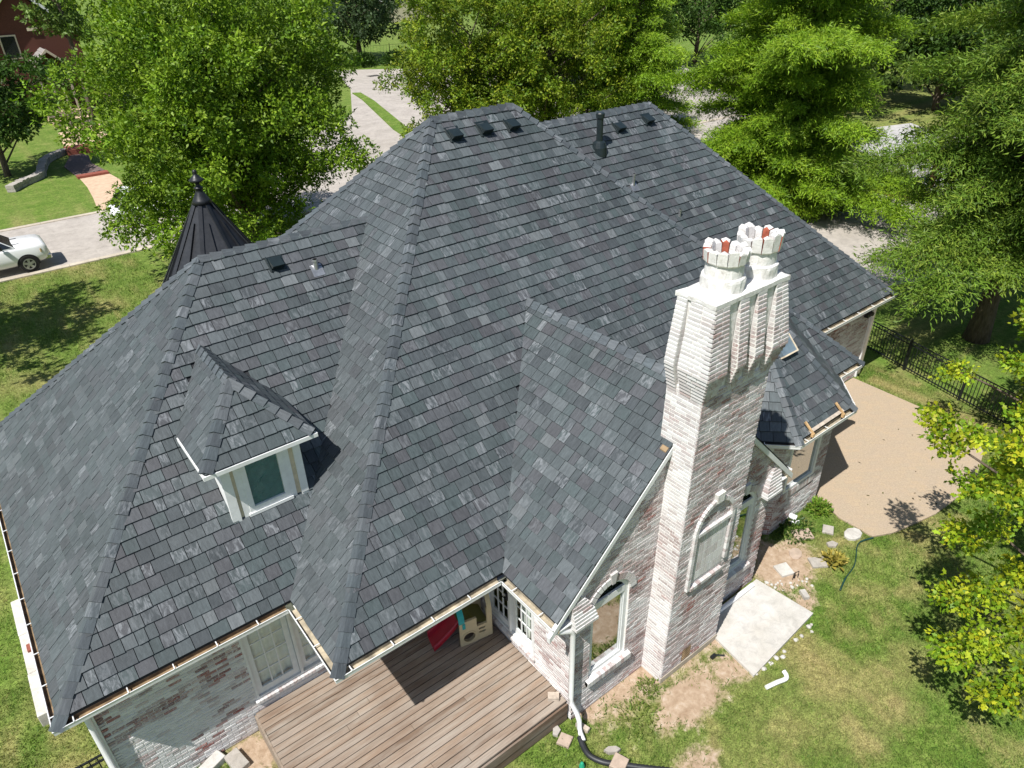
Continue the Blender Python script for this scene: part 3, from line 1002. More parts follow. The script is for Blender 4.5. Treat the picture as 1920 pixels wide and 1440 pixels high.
# bay and the wall right of it
bw = math.hypot(1.02, 1.02)
wall_part('wall', (11.75, 7.67, 0), (S2, -S2, 0), (-S2, -S2, 0), 0, 2.80, const(0, 1.44), [rect(0.35, 1.15, 0.95, 2.6)], seed=5, level=0.45)
wall_part('wall', (0, 6.65, 0), (1, 0, 0), (0, -1, 0), 0, 2.80, const(12.77, 14.73), [rect(13.0, 14.28, 1.15, 2.62)], seed=6, level=0.5)
wall_part('wall', (14.73, 6.65, 0), (S2, S2, 0), (S2, -S2, 0), 0, 2.80, const(0, 1.46), [rect(0.35, 1.15, 0.95, 2.6)], seed=7, level=0.45)
wall_part('wall', (0, 7.69, 0), (1, 0, 0), (0, -1, 0), 0, 2.80, const(15.70, 16.62), seed=8, level=0.45)
wall_part('wall', (16.62, 0, 0), (0, 1, 0), (1, 0, 0), 0, 2.80, const(7.69, 9.35), seed=9, level=0.45)
wall_part('wall', (0, 9.35, 0), (1, 0, 0), (0, -1, 0), 0, 2.80, const(16.62, 21.35), seed=10, level=0.40)
wall_part('wall', (-1.08, 0, 0), (0, -1, 0), (-1, 0, 0), 0, 2.80, const(-12.0, -9.5), seed=12, level=0.6)
# remaining outside walls, away from the camera
for a, b in (((-1.08, 12.0), (-1.0, 17.9)), ((-1.0, 17.82), (5, 17.9)), ((16.0, 19.7), (21.35, 19.78)), ((4.6, 19.6), (16.0, 19.68)), ((21.27, 9.36), (21.35, 19.7))):
    m = MB(); m.box((a[0], a[1], 0), (b[0], b[1], 2.80)); m.build('wall', 'mortar', house)
for x0, y0 in ((-1.135, 9.44), (21.30, 9.29)):
    m = MB(); m.box((x0, y0, 0.0), (x0 + .07, y0 + .05, 2.79)); m.build('corner_board', 'white_paint', house)
# rake boards of the gable
for s_ in (-1, 1):
    m = MB()
    xa = 8.48 + s_ * 3.36; xb = 8.48 + s_ * 0.70
    za = ZR + (3.30 - 3.36) - 0.03; zb = ZR + (3.30 - 0.70) - 0.03
    m.prism([(xa, 5.915, za - .13), (xa, 5.915, za), (xb, 5.915, zb), (xb, 5.915, zb - .13)], (0, 0.075, 0))
    m.build('rake_board', 'window_paint', house)

# ---- windows and doors -------------------------------------------------
def french(o, u, n, width, z0, z1, cols, rows, panes_mat='glass', name='door', stile=0.10, bot=0.15, behind=None):
    """one glazed leaf: frame with stiles and rails, muntins, one object for each pane"""
    o = np.array(o, float); u = np.array(u, float); n = np.array(n, float)
    up = np.array([0, 0, 1.0])
    def P(a, d, z): return o + u * a + n * d + up * z
    fr = MB()
    def bar(a0, a1, za, zb, d0=-0.045, d1=0.0):
        fr.pbox(P(a0, d0, za), u * (a1 - a0), up * (zb - za), n * (d1 - d0))
    bar(0, stile, z0, z1); bar(width - stile, width, z0, z1)
    bar(stile, width - stile, z0, z0 + bot); bar(stile, width - stile, z1 - 0.10, z1)
    door = fr.build(name, 'window_paint', house)
    ga, gb = stile, width - stile; za, zb = z0 + bot, z1 - 0.10
    mu = MB()
    for i in range(1, cols):
        a = ga + (gb - ga) * i / cols
        mu.pbox(P(a - .011, -0.035, za), u * .022, up * (zb - za), n * .026)
    for j in range(1, rows):
        z = za + (zb - za) * j / rows
        mu.pbox(P(ga, -0.033, z - .011), u * (gb - ga), up * .022, n * .022)
    mu.build('muntins', 'window_paint', door)
    for i in range(cols):
        for j in range(rows):
            a0 = ga + (gb - ga) * i / cols + .0105; a1 = ga + (gb - ga) * (i + 1) / cols - .0105
            q0 = za + (zb - za) * j / rows + .0105; q1 = za + (zb - za) * (j + 1) / rows - .0105
            g = MB(); g.pbox(P(a0, -0.026, q0), u * (a1 - a0), up * (q1 - q0), n * .005)
            g.build('pane', panes_mat, door)
    return door
def trim_frame(o, u, n, a0, a1, z0, z1, wd=0.06, d0=-0.06, d1=0.012, mat='window_paint', name='door_frame'):
    o = np.array(o, float); u = np.array(u, float); n = np.array(n, float); up = np.array([0, 0, 1.0])
    m = MB()
    for b0, b1, q0, q1 in ((a0, a0 + wd, z0, z1), (a1 - wd, a1, z0, z1), (a0 + wd, a1 - wd, z1 - wd, z1), (a0 + wd, a1 - wd, z0, z0 + wd * .7)):
        m.pbox(o + u * b0 + n * d0 + up * q0, u * (b1 - b0), up * (q1 - q0), n * (d1 - d0))
    return m.build(name, mat, house)
U, NN = (1, 0, 0), (0, -1, 0)
trim_frame((0, 9.5, 0), U, NN, 1.20, 2.98, 0.80, 2.62, 0.045)
d1 = french((1.25, 9.525, 0), U, NN, 0.80, 0.84, 2.57, 3, 4)
m = MB(); m.box((2.055, 9.47, 0.84), (2.105, 9.56, 2.575)); m.build('mullion', 'window_paint', house)
d2 = french((2.11, 9.545, 0), U, NN, 0.82, 0.84, 2.57, 3, 4)
# curtains behind the left leaves
m = MB()
vs = []; fs = []
N = 60
for i in range(N + 1):
    x = 1.28 + 1.60 * i / N
    yy = 9.62 + 0.02 * math.sin(i * 0.9) + 0.015 * math.sin(i * 0.37)
    vs += [(x, yy, 0.86), (x, yy, 2.60)]
for i in range(N):
    fs.append((2 * i, 2 * i + 2, 2 * i + 3, 2 * i + 1))
m.add(vs, fs); m.build('curtain', 'curtain', house, True)
m = MB(); m.box((0.9, 10.4, 0.5), (3.4, 10.45, 2.75)); m.build('room_shade_sheet', 'shade_black', house)  # black sheet paints in the unlit room behind the glass
# brick sill under the doors
def sill(o, u, n, a0, a1, z, depth=0.07, hgt=0.075, step=0.072):
    """rowlock bricks on edge, each its own piece, sloping out"""
    o = np.array(o, float); u = np.array(u, float); n = np.array(n, float); up = np.array([0, 0, 1.0])
    a = a0
    host = None
    base = MB(); base.pbox(o + u * (a0) - n * .01 + up * (z - hgt), u * (a1 - a0), n * (depth - .005), up * (hgt - .02)); host = base.build('sill', 'mortar', house)
    while a < a1 - .02:
        m = MB()
        b = min(a + step - .009, a1)
        p = [o + u * a - n * .012 + up * z, o + u * b - n * .012 + up * z, o + u * b + n * depth + up * (z - .022), o + u * a + n * depth + up * (z - .022)]
        m.prism(p[::-1], (0, 0, -hgt + .01), wash_tint(a, z, 40, 0.62))
        m.build('brick', 'brick', host)
        a += step
sill((0, 9.5, 0), U, NN, 1.16, 3.02, 0.80)
# doors in the gable room wall
U2, N2 = (0, -1, 0), (-1, 0, 0)
trim_frame((5.73, 0, 0), U2, N2, -8.56, -7.06, 0.75, 2.72, 0.045)
d3 = french((5.755, 8.515, 0), U2, N2, 0.70, 0.79, 2.67, 3, 5, 'glass')
m = MB(); m.box((5.70, 7.785, 0.79), (5.79, 7.815, 2.675)); m.build('mullion', 'window_paint', house)
d4 = french((5.775, 7.785, 0), U2, N2, 0.68, 0.79, 2.67, 3, 5, 'glass')
m = MB(); m.box((5.695, 7.845, 1.62), (5.73, 7.895, 1.80)); m.tube([(5.705, 7.87, 1.70), (5.665, 7.87, 1.70), (5.665, 7.95, 1.69)], 0.012, 8)
m.build('door_handle', 'black_metal', d3)
m = MB(); m.box((6.9, 6.9, 0.5), (6.95, 8.9, 2.75)); m.build('room_shade_sheet', 'shade_black', house)  # another black sheet for the dim interior
m = MB()
vs = []; fs = []
for i in range(31):
    y = 7.72 - 0.62 * i / 30
    xx = 5.98 + 0.03 * math.sin(i * 0.85) - 0.004 * i
    vs += [(xx, y, 0.80), (xx, y, 2.70)]
for i in range(30):
    fs.append((2 * i, 2 * i + 2, 2 * i + 3, 2 * i + 1))
m.add(vs, fs); m.build('curtain', 'curtain', house, True)
sill((5.73, 0, 0), U2, N2, -8.60, -7.02, 0.75)

def arched_window(a0, a1, z0, zs, rise, y):
    """white frame with transom and arched light, brick arch and sill round it"""
    c = (a0 + a1) / 2; r = (a1 - a0) / 2
    def arc(rr, hh, n=18):
        return [(c + rr * math.cos(math.pi * (1 - i / n)), zs + hh * math.sin(math.pi * (1 - i / n))) for i in range(n + 1)]
    wd = 0.085
    out = [(a0, z0)] + arc(r, rise) + [(a1, z0)]
    inn = [(a0 + wd, z0 + wd)] + arc(r - wd, rise - wd) + [(a1 - wd, z0 + wd)]
    fr = MB()
    n = len(out)
    for i in range(n):
        j = (i + 1) % n
        q = [out[i], out[j], inn[j], inn[i]]
        fr.add([(p[0], y + .035, p[1]) for p in q] + [(p[0], y + .10, p[1]) for p in q],
               [(0, 1, 2, 3), (7, 6, 5, 4), (0, 4, 5, 1), (3, 2, 6, 7)])
    fr.box((a0 + wd, y + .03, zs - 0.06), (a1 - wd, y + .10, zs + 0.10))
    # inner sash bead
    for q in ((a0 + wd, a0 + wd + .03, z0 + wd, zs - .06), (a1 - wd - .03, a1 - wd, z0 + wd, zs - .06)):
        fr.box((q[0], y + .055, q[2]), (q[1], y + .10, q[3]))
    fr.box((a0 + wd + .03, y + .055, z0 + wd), (a1 - wd - .03, y + .10, z0 + wd + .03))
    win = fr.build('window', 'window_paint', house)
    g = MB(); g.box((a0 + wd + .03, y + .075, z0 + wd + .03), (a1 - wd - .03, y + .08, zs - .06)); g.build('pane', 'glass_mirror', win)
    pts = [p for p in arc(r - wd, rise - wd) if p[1] > zs + .10]
    pts = [(a0 + wd + .02, zs + .10)] + pts + [(a1 - wd - .02, zs + .10)]
    g = MB(); g.prism([(p[0], y + .075, p[1]) for p in pts][::-1], (0, .005, 0)); g.build('pane', 'glass_mirror', win)
    m = MB(); m.box((a0 - .1, y + .5, z0 - .1), (a1 + .1, y + .54, zs + .5)); m.build('room_shade_sheet', 'shade_black', house)  # black sheet stands in for indoor shade behind the arch
    # arch of bricks standing proud of the wall
    ab = MB(); ab.add([(c - .01, y + .0, zs + rise + .02), (c + .01, y, zs + rise + .02), (c, y, zs + rise + .03)], [(0, 1, 2)])
    host = ab.build('brick_arch', 'mortar', house)
    nb = 17
    for i in range(nb):
        t0 = math.pi * (i + .06) / nb; t1 = math.pi * (i + .94) / nb
        q = []
        for rr, tt in ((0.005, t0), (0.005, t1), (0.15, t1), (0.15, t0)):
            q.append((c - (r + rr) * math.cos(tt), zs + (rise + rr) * math.sin(tt)))
        big = i == nb // 2
        if big:
            q[2] = (q[2][0] + .03, q[2][1] + .10); q[3] = (q[3][0] - .03, q[3][1] + .10)
        m = MB(); m.prism([(p[0], y - (.055 if big else .03), p[1]) for p in q], (0, .07 if big else .045, 0), wash_tint(i * .3, zs, 60, 0.75))
        m.build('brick', 'brick', host)
    sill((0, y, 0), U, NN, a0 - .08, a1 + .10, z0, 0.09, 0.13)
arched_window(6.13, 7.06, 0.88, 2.62, 0.42, 6.0)
arched_window(9.82, 10.75, 0.88, 2.62, 0.42, 6.0)

def plain_window(o, u, n, a0, a1, z0, z1):
    o = np.array(o, float); u = np.array(u, float); n = np.array(n, float); up = np.array([0, 0, 1.0])
    m = MB(); wd = 0.075
    for b0, b1, q0, q1 in ((a0, a0 + wd, z0, z1), (a1 - wd, a1, z0, z1), (a0 + wd, a1 - wd, z1 - wd, z1), (a0 + wd, a1 - wd, z0, z0 + wd)):
        m.pbox(o + u * b0 - n * .07 + up * q0, u * (b1 - b0), up * (q1 - q0), n * .09)
    w_ = m.build('window', 'window_paint', house)
    g = MB(); g.pbox(o + u * (a0 + wd) - n * .045 + up * (z0 + wd), u * (a1 - a0 - 2 * wd), up * (z1 - z0 - 2 * wd), n * .005); g.build('pane', 'glass_mirror', w_)
    g = MB(); g.pbox(o + u * (a0 - .02) - n * .5 + up * (z0 - .05), u * (a1 - a0 + .04), up * (z1 - z0 + .1), n * .03); g.build('room_shade_sheet', 'shade_black', house)  # last piece: black sheet as the unlit room
plain_window((11.75, 7.67, 0), (S2, -S2, 0), (-S2, -S2, 0), 0.35, 1.15, 0.95, 2.6)
plain_window((0, 6.65, 0), U, NN, 13.0, 14.28, 1.15, 2.62)
plain_window((14.73, 6.65, 0), (S2, S2, 0), (S2, -S2, 0), 0.35, 1.15, 0.95, 2.6)
sill((0, 6.65, 0), U, NN, 12.95, 14.33, 1.15, 0.03, 0.20)

# ---- kneeler bricks where the gable rake meets the corner ---------------
kb = MB(); kb.box((5.64, 5.98, 2.62), (5.9, 6.02, 3.3)); KN = kb.build('gable_kneeler', 'mortar', house)
for side in (-1, 1):
    for k in range(10):
        z0 = 2.66 + k * CH
        pr = 0.17 * (1 - k / 10.5) + 0.02
        xr = 0.39 - 0.015 * k if k < 4 else 0.33 - 0.05 * (k - 4)
        a = 5.61 if side < 0 else 11.35
        s_ = a + (0.0 if k % 2 else -0.0)
        x = 0.0
        first = 0.10 if k % 2 else 0.205
        while x < xr + 0.10:
            L = first if x == 0 else BL
            b0, b1 = x + .004, min(x + L - .004, xr + .12)
            if b1 - b0 > .03:
                lo = (a + b0, 6.0 - pr, z0 + .004) if side < 0 else (a - b1, 6.0 - pr, z0 + .004)
                hi = (a + b1, 6.0, z0 + CH - .004) if side < 0 else (a - b0, 6.0, z0 + CH - .004)
                m = MB(); m.box(lo, hi, wash_tint(x + side, z0, 70, 0.72)); m.build('brick', 'brick', KN)
            x += L

# ---- chimney -----------------------------------------------------------
SHR = 0.022
CX0, CX1, CY0, CY1 = 7.62, 9.30, 5.5, 6.2
CTOP = 8.04
def sx(x, z): return x + SHR * z
cm = MB()
cm.add([(sx(CX0 + .02, 0), CY0 + .02, 0), (sx(CX1 - .02, 0), CY0 + .02, 0), (sx(CX1 - .02, 0), CY1, 0), (sx(CX0 + .02, 0), CY1, 0),
        (sx(CX0 + .02, CTOP), CY0 + .02, CTOP), (sx(CX1 - .02, CTOP), CY0 + .02, CTOP), (sx(CX1 - .02, CTOP), CY1, CTOP), (sx(CX0 + .02, CTOP), CY1, CTOP)],
       [(0, 3, 2, 1), (4, 5, 6, 7), (0, 1, 5, 4), (1, 2, 6, 5), (2, 3, 7, 6), (3, 0, 4, 7)])
chimney = cm.build('chimney', 'limewash', house)
WALLS.append(chimney); CHK = len(WALLS) - 1
NICHE = arch(7.93, 9.02, 2.32, 3.62, 0.58)
NIN = arch(8.00, 8.95, 2.39, 3.62, 0.51)
sh3 = lambda f: f
vent_hole = rect(8.20, 8.48, 0.16, 0.50)
b1_ = brick_wall(CHK, (0, CY0, 0), (1, 0, 0), (0, -1, 0), 0.14, 6.55, const(CX0, CX1), [vent_hole], seed=20, level=0.50, spread=0.6, shear=SHR, depth=0.02, key=1.0)
b1_.build('chimney_face', 'mortar', chimney)
b2_ = brick_wall(CHK, (CX0, 0, 0), (0, -1, 0), (-1, 0, 0), 0, 6.55, const(-CY1, -CY0), [], seed=21, level=0.66, proud=0.0045, shear=SHR, depth=0.02, spread=0.6, key=1.0)
b2_.build('chimney_face', 'mortar', chimney)
b3_ = brick_wall(CHK, (CX1, 0, 0), (0, 1, 0), (1, 0, 0), 0, CTOP, const(CY0, CY1), [], seed=22, level=0.7, shear=SHR, depth=0.02, key=0)
b3_.build('chimney_face', 'mortar', chimney)
m = MB(); m.box((CX0 - .015, CY0 - .02, 0), (CX1 + .015, CY0, 0.135)); m.build('plinth', 'kerb_concrete', chimney)
m = MB(); m.box((8.22, CY0 - .004, 0.17), (8.47, CY0 + .012, 0.49))
for i in range(5):
    m.box((8.225, CY0 - .012, 0.19 + i * .06), (8.465, CY0 - .004, 0.205 + i * .06))
m.build('clean_out_grille', 'gutter_rust', chimney)
# arched niche: raised brick border, ledge and a flat field of upright bricks
def arcpts(a0, a1, z0, zs, rise, n=14):
    c = (a0 + a1) / 2; r = (a1 - a0) / 2
    return [(a0, z0)] + [(c - r * math.cos(math.pi * i / n), zs + rise * math.sin(math.pi * i / n)) for i in range(n + 1)] + [(a1, z0)]
def resample(pts, step):
    out = [pts[0]]; acc = 0
    for p, q in zip(pts, pts[1:]):
        L = math.hypot(q[0] - p[0], q[1] - p[1]); d = step - acc
        while d <= L:
            out.append((p[0] + (q[0] - p[0]) * d / L, p[1] + (q[1] - p[1]) * d / L)); d += step
        acc = L - (d - step)
    return out
nb = MB(); nb.box((sx(8.02, 3), CY0 - .012, 2.42), (sx(8.93, 3), CY0 + .01, 3.6)); NB = nb.build('niche', 'limewash', chimney)
op = resample(arcpts(7.93, 9.02, 2.30, 3.62, 0.58), 0.072)
ip = resample(arcpts(8.01, 8.94, 2.30, 3.62, 0.50), 0.072 * 0.985)
k = min(len(op), len(ip))
for i in range(k - 1):
    fr = i / (len(op) - 1); 
    c0 = op[i]; c1 = op[i + 1]
    # inner point: move towards the niche axis
    def inner(p):
        cx = 8.475
        if p[1] <= 3.62: return (p[0] + (.08 if p[0] < cx else -.08), p[1])
        d = math.hypot(p[0] - cx, p[1] - 3.62); return (p[0] - (p[0] - cx) / d * .08, p[1] - (p[1] - 3.62) / d * .08)
    g = 0.06
    def lp(p, q, t_): return (p[0] + (q[0] - p[0]) * t_, p[1] + (q[1] - p[1]) * t_)
    a, b = lp(c0, c1, g), lp(c0, c1, 1 - g)
    ai, bi = inner(a), inner(b)
    m = MB(); m.prism([(sx(p[0], p[1]), CY0 - .062, p[1]) for p in (a, ai, bi, b)], (0, .06, 0), wash_tint(i * .2, 3, 77, 0.8)); m.build('brick', 'brick', NB)
for z0, a0, a1, pr in ((2.27, 8.02, 8.93, .075), (3.56, 8.03, 8.92, .065)):
    a = a0
    while a < a1 - .02:
        m = MB(); z = z0
        m.box((sx(a + .003, z), CY0 - pr, z), (sx(min(a + .095, a1), z), CY0, z + .07), wash_tint(a, z, 78, 0.85)); m.build('brick', 'brick', NB); a += .1
m = MB(); m.prism([(sx(8.40, 4.2), CY0 - .085, 4.14), (sx(8.55, 4.2), CY0 - .085, 4.14), (sx(8.58, 4.2), CY0 - .085, 4.33), (sx(8.37, 4.2), CY0 - .085, 4.33)], (0, .085, 0), (0.6, 0.56, 0.5)); m.build('keystone', 'limewash', NB)
a = 8.03
while a < 8.90:
    z = 2.44
    while z < 3.5:
        m = MB(); m.box((sx(a, z), CY0 - .018, z), (sx(a + .060, z), CY0 - .008, min(z + .2, 3.54)), wash_tint(a * 3, z, 79, 0.9, 0.4)); m.build('brick', 'brick', NB); z += .21
    a += .069
# corbelled ribs at the head: each course of each rib steps out, then back
def prot(z):
    if z < 6.42: return 0.0
    if z < 6.95: return 0.15 * (z - 6.42) / 0.53
    return 0.15 * (1 - (z - 6.95) / (CTOP - 6.95)) ** 0.9
rb = MB(); rb.box((sx(8.1, 7), CY0 - .004, 6.9), (sx(8.12, 7), CY0 + .01, 7.0)); 
RIB = chimney
ribs_f = [(0.0, 0.30, True, False), (0.53, 0.755, False, False), (0.95, 1.175, False, False), (1.40, 1.68, False, True)]
ribs_l = [(0.0, 0.44, True), (0.50, 0.70, False)]
core = MB()
k = int(6.42 / CH) + 1
while k * CH < CTOP - .02:
    za = k * CH; zb = min(za + CH, CTOP); p = prot(za + .03)
    if p < 0.012: p = 0.012
    i_ = 0.006
    for a0, a1, fl, fr_ in ribs_f:
        xa = CX0 + a0 - (p if fl else 0); xb = CX0 + a1 + (p if fr_ else 0)
        core.add([(sx(x, z), y, z) for z in (za, zb) for x, y in ((xa + .008, CY0 - p + .008), (xb - .008, CY0 - p + .008), (xb - .008, CY0 + .01), (xa + .008, CY0 + .01))],
                 [(0, 3, 2, 1), (4, 5, 6, 7), (0, 1, 5, 4), (1, 2, 6, 5), (2, 3, 7, 6), (3, 0, 4, 7)])
        Wd = xb - xa
        n = 1 if (Wd < .26 and k % 2) else (2 if Wd < .36 else 2 + k % 2)
        for j in range(n):
            q0 = xa + Wd * j / n + .004; q1 = xa + Wd * (j + 1) / n - .004
            v = [(sx(q0, za), CY0, za + .005), (sx(q1, za), CY0, za + .005), (sx(q1, za), CY0, zb - .005), (sx(q0, za), CY0, zb - .005)]
            v += [(x + (i_ if j2 in (0, 3) else -i_), CY0 - p - .004, z + (i_ if j2 < 2 else -i_)) for j2, (x, y, z) in enumerate(v)]
            v = [np.array(q) for q in v]
            tn = wash_tint(q0, za, 23, 0.72 if za > 6.95 else 0.40, 0.5)  # courses under the bulge darker: barer brick plus the underside's shade
            pp = px(np.array(v[4:])); ar = 0.5 * abs(np.sum(pp[:, 0] * np.roll(pp[:, 1], -1) - np.roll(pp[:, 0], -1) * pp[:, 1]))
            BRICKS.append((CHK, ar, v, [(4, 5, 6, 7), (0, 1, 5, 4), (1, 2, 6, 5), (2, 3, 7, 6), (3, 0, 4, 7)], tn))
    for b0, b1, fl in ribs_l:
        ya = CY0 + b0 - (p if fl else 0); yb = CY0 + b1
        core.add([(sx(x, z), y, z) for z in (za, zb) for x, y in ((CX0 - p + .008, ya + .008), (CX0 + .01, ya + .008), (CX0 + .01, yb - .008), (CX0 - p + .008, yb - .008))],
                 [(0, 3, 2, 1), (4, 5, 6, 7), (0, 1, 5, 4), (1, 2, 6, 5), (2, 3, 7, 6), (3, 0, 4, 7)])
        n = max(1, int((yb - ya) / .2 + (k % 2) * .5))
        for j in range(n):
            q0 = ya + (yb - ya) * j / n + .004; q1 = ya + (yb - ya) * (j + 1) / n - .004
            xx = CX0 - p - .004
            v = [np.array(q) for q in ((sx(CX0, za), q1, za + .005), (sx(CX0, za), q0, za + .005), (sx(CX0, za), q0, zb - .005), (sx(CX0, za), q1, zb - .005),
                 (sx(xx, za), q1 - i_, za + .005 + i_), (sx(xx, za), q0 + i_, za + .005 + i_), (sx(xx, za), q0 + i_, zb - .005 - i_), (sx(xx, za), q1 - i_, zb - .005 - i_))]
            BRICKS.append((CHK, 0, v, [(4, 5, 6, 7), (0, 1, 5, 4), (1, 2, 6, 5), (2, 3, 7, 6), (3, 0, 4, 7)], wash_tint(q0, za, 24, 1.0 if za > 6.8 else 0.75, 0.4)))  # left ribs alike, underside shade mixed into the brick tint
    k += 1
tag(core.build('corbel_core', 'mortar', chimney), kind='stuff')
# mortar cap with uneven edge
cp = MB()
N = 28
ring = []
for i in range(N):
    s_ = i / N * 4
    e = int(s_); f_ = s_ - e
    c4 = [(CX0 - .02, CY0 - .02), (CX1 + .03, CY0 - .02), (CX1 + .03, CY1 + .02), (CX0 - .02, CY1 + .02)]
    p, q = c4[e], c4[(e + 1) % 4]
    ring.append((p[0] + (q[0] - p[0]) * f_ + random.uniform(-.012, .012), p[1] + (q[1] - p[1]) * f_ + random.uniform(-.012, .012)))
vs = [(sx(x, CTOP), y, CTOP - .05 + random.uniform(-.012, .012)) for x, y in ring] + [(sx(x, CTOP), y, CTOP + .012 + random.uniform(-.012, .012)) for x, y in ring]
cxm, cym = (CX0 + CX1) / 2, (CY0 + CY1) / 2
vs += [(sx(cxm + (x - cxm) * .7, CTOP), cym + (y - cym) * .7, CTOP + .055 + random.uniform(-.006, .006)) for x, y in ring]
fs = [(i, (i + 1) % N, N + (i + 1) % N, N + i) for i in range(N)] + [(N + i, N + (i + 1) % N, 2 * N + (i + 1) % N, 2 * N + i) for i in range(N)] + [tuple(range(2 * N, 3 * N)), tuple(range(N - 1, -1, -1))]
cp.add(vs, fs); cp.build('chimney_cap', 'limewash', chimney)
# two round pots with a crown of upright bricks, red brick showing inside the crown
for (cx, cy, h) in ((8.36, 5.86, 0.68), (9.14, 5.86, 0.70)):
    pot = MB()
    zc = CTOP + .03
    prof = [(0.325, 0), (0.325, 0.16), (0.318, 0.20), (0.283, 0.215), (0.276, 0.40), (0.272, 0.42), (0.262, 0.425), (0.20, 0.425), (0.20, 0.30)]
    pot.lathe((cx, cy, zc), prof, 30, None, 0.05, False)
    po = pot.build('chimney_pot', 'limewash', chimney, False)
    inn = MB(); inn.lathe((cx, cy, zc), [(0.198, 0.10), (0.198, 0.42)], 20, None, 0, False); inn.lathe((cx, cy, zc), [(0.01, .11), (0.2, .11)], 20); inn.build('flue_lining', 'shade_black', po)  # near-black lining carries the flue's inner shade in its colour
    nbk = 13
    for i in range(nbk):
        a0 = 2 * math.pi * (i + .03) / nbk; a1 = 2 * math.pi * (i + .97) / nbk
        zt = zc + h + random.uniform(-.05, .05) - 0.03; rb_ = 0.318 + random.uniform(-.008, .008)
        z0 = zc + .40
        am = (a0 + a1) / 2
        def pt(r, a, z): return (cx + r * math.cos(a), cy + r * math.sin(a), z)
        tip = 0.55
        v = [pt(rb_ - .03, a0, z0), pt(rb_ - .03, a1, z0), pt(rb_, a1, z0 + .03), pt(rb_, a0, z0 + .03),
             pt(rb_ + .015, a0 + .02, zt - .035), pt(rb_ + .015, a1 - .02, zt - .03), pt(rb_, am, zt),
             pt(rb_ - .095, a0 + .02, zt - .045), pt(rb_ - .095, a1 - .02, zt - .04), pt(rb_ - .085, am, zt - .01), pt(0.2, a0, z0), pt(0.2, a1, z0)]
        f_out = [(0, 1, 2, 3), (3, 2, 5, 4), (4, 5, 6), (4, 6, 9, 7), (6, 5, 8, 9)]
        f_in = [(7, 9, 8), (7, 8, 11, 10), (0, 3, 4, 7, 10), (1, 11, 8, 5, 2)]
        mm = MB(); mm.add(v, f_out); ob = mm.build('crown_brick', 'limewash', po)
        mm = MB(); mm.add(v, f_in); mm.build('crown_brick_inner_face', 'terracotta' if random.random() < .42 else 'limewash', po)
# chimney flashing on the gable roof
m = MB(); m.prism([(CX0 + .14, 5.95, 5.42), (CX0 + .14, 6.08, 5.42), (CX0 - .02, 6.08, 5.28), (CX0 - .02, 5.95, 5.28)], (0, 0, .09)); m.build('flashing', 'gutter_rust', chimney)

# ---- bricks: the 300 that show largest are pieces, the rest is one mass per wall
order = sorted(range(len(BRICKS)), key=lambda i: -BRICKS[i][1])
single = set(order[:300])
restb = {}
for i, (h, ar, v, fs, tn) in enumerate(BRICKS):
    if i in single:
        mm = MB(); mm.add(v, fs, tn); mm.build('brick', 'brick', WALLS[h])
    else:
        restb.setdefault(h, MB()).add(v, fs, tn)
for h, mm in restb.items():
    tag(mm.build('brickwork', 'brick', WALLS[h]), kind='stuff')

# ---- dormer body -------------------------------------------------------
def LZ(y): return ZR + (y - 9.05)
DX0, DX1, DY = 1.82, 3.15, 10.30
m = MB()
m.prism([(DX0, DY, LZ(DY) - .1), (DX0, DY, DE - .02), (DX0, 11.5, DE - .02)], (.05, 0, 0))
m.prism([(DX1 - .05, DY, LZ(DY) - .1), (DX1 - .05, DY, DE - .02), (DX1 - .05, 11.5, DE - .02)], (.05, 0, 0))
m.box((DX0 + .05, DY + .04, LZ(DY) - .1), (DX1 - .05, DY + .08, DE - .02))
m.build('dormer_cheek', 'white_paint', dormer)
zb0 = LZ(DY) - .06
for x0, x1, y0, mt in ((DX0 - .02, DX0 + .13, DY - .03, 'white_paint'), (DX0 + .13, DX0 + .19, DY + .012, 'cream_trim'), (DX0 + .19, DX0 + .30, DY - .01, 'white_paint'),
                       (DX1 - .30, DX1 - .19, DY - .01, 'white_paint'), (DX1 - .19, DX1 - .11, DY + .012, 'cream_trim'), (DX1 - .11, DX1 + .02, DY - .03, 'white_paint')):
    m = MB(); m.box((x0, y0, zb0), (x1, DY + .04, DE - .03)); m.build('trim_board', mt, dormer)
WX0, WX1, WZ0, WZ1 = DX0 + .30, DX1 - .30, LZ(DY) + .05, DE - .04
m = MB()
m.box((WX0, DY - .02, WZ0), (WX0 + .09, DY + .04, WZ1)); m.box((WX1 - .09, DY - .02, WZ0), (WX1, DY + .04, WZ1)); m.box((WX0 + .09, DY - .02, WZ0), (WX1 - .09, DY + .04, WZ0 + .10)); m.box((WX0 + .09, DY - .02, WZ1 - .06), (WX1 - .09, DY + .04, WZ1))
m.box((WX0 - .03, DY - .045, WZ0 - .06), (WX1 + .03, DY + .02, WZ0))
m.build('window_frame', 'white_paint', dormer)
m = MB(); m.box((WX0 + .09, DY + .012, WZ0 + .10), (WX1 - .09, DY + .017, WZ1 - .06)); m.build('window_pane', 'glass', dormer)
z = WZ0 + .10
while z < WZ1 - .07:
    m = MB(); m.pbox((WX0 + .09, DY + .03, z), (WX1 - WX0 - .18, 0, 0), (0, .012, .022), (0, -.002, .003)); m.build('blind_slat', 'blind_green', dormer); z += .026
m = MB(); m.box((WX0, DY + .0385, WZ0), (WX1, DY + .0395, WZ1)); m.build('blind_backing', 'blind_green', dormer)
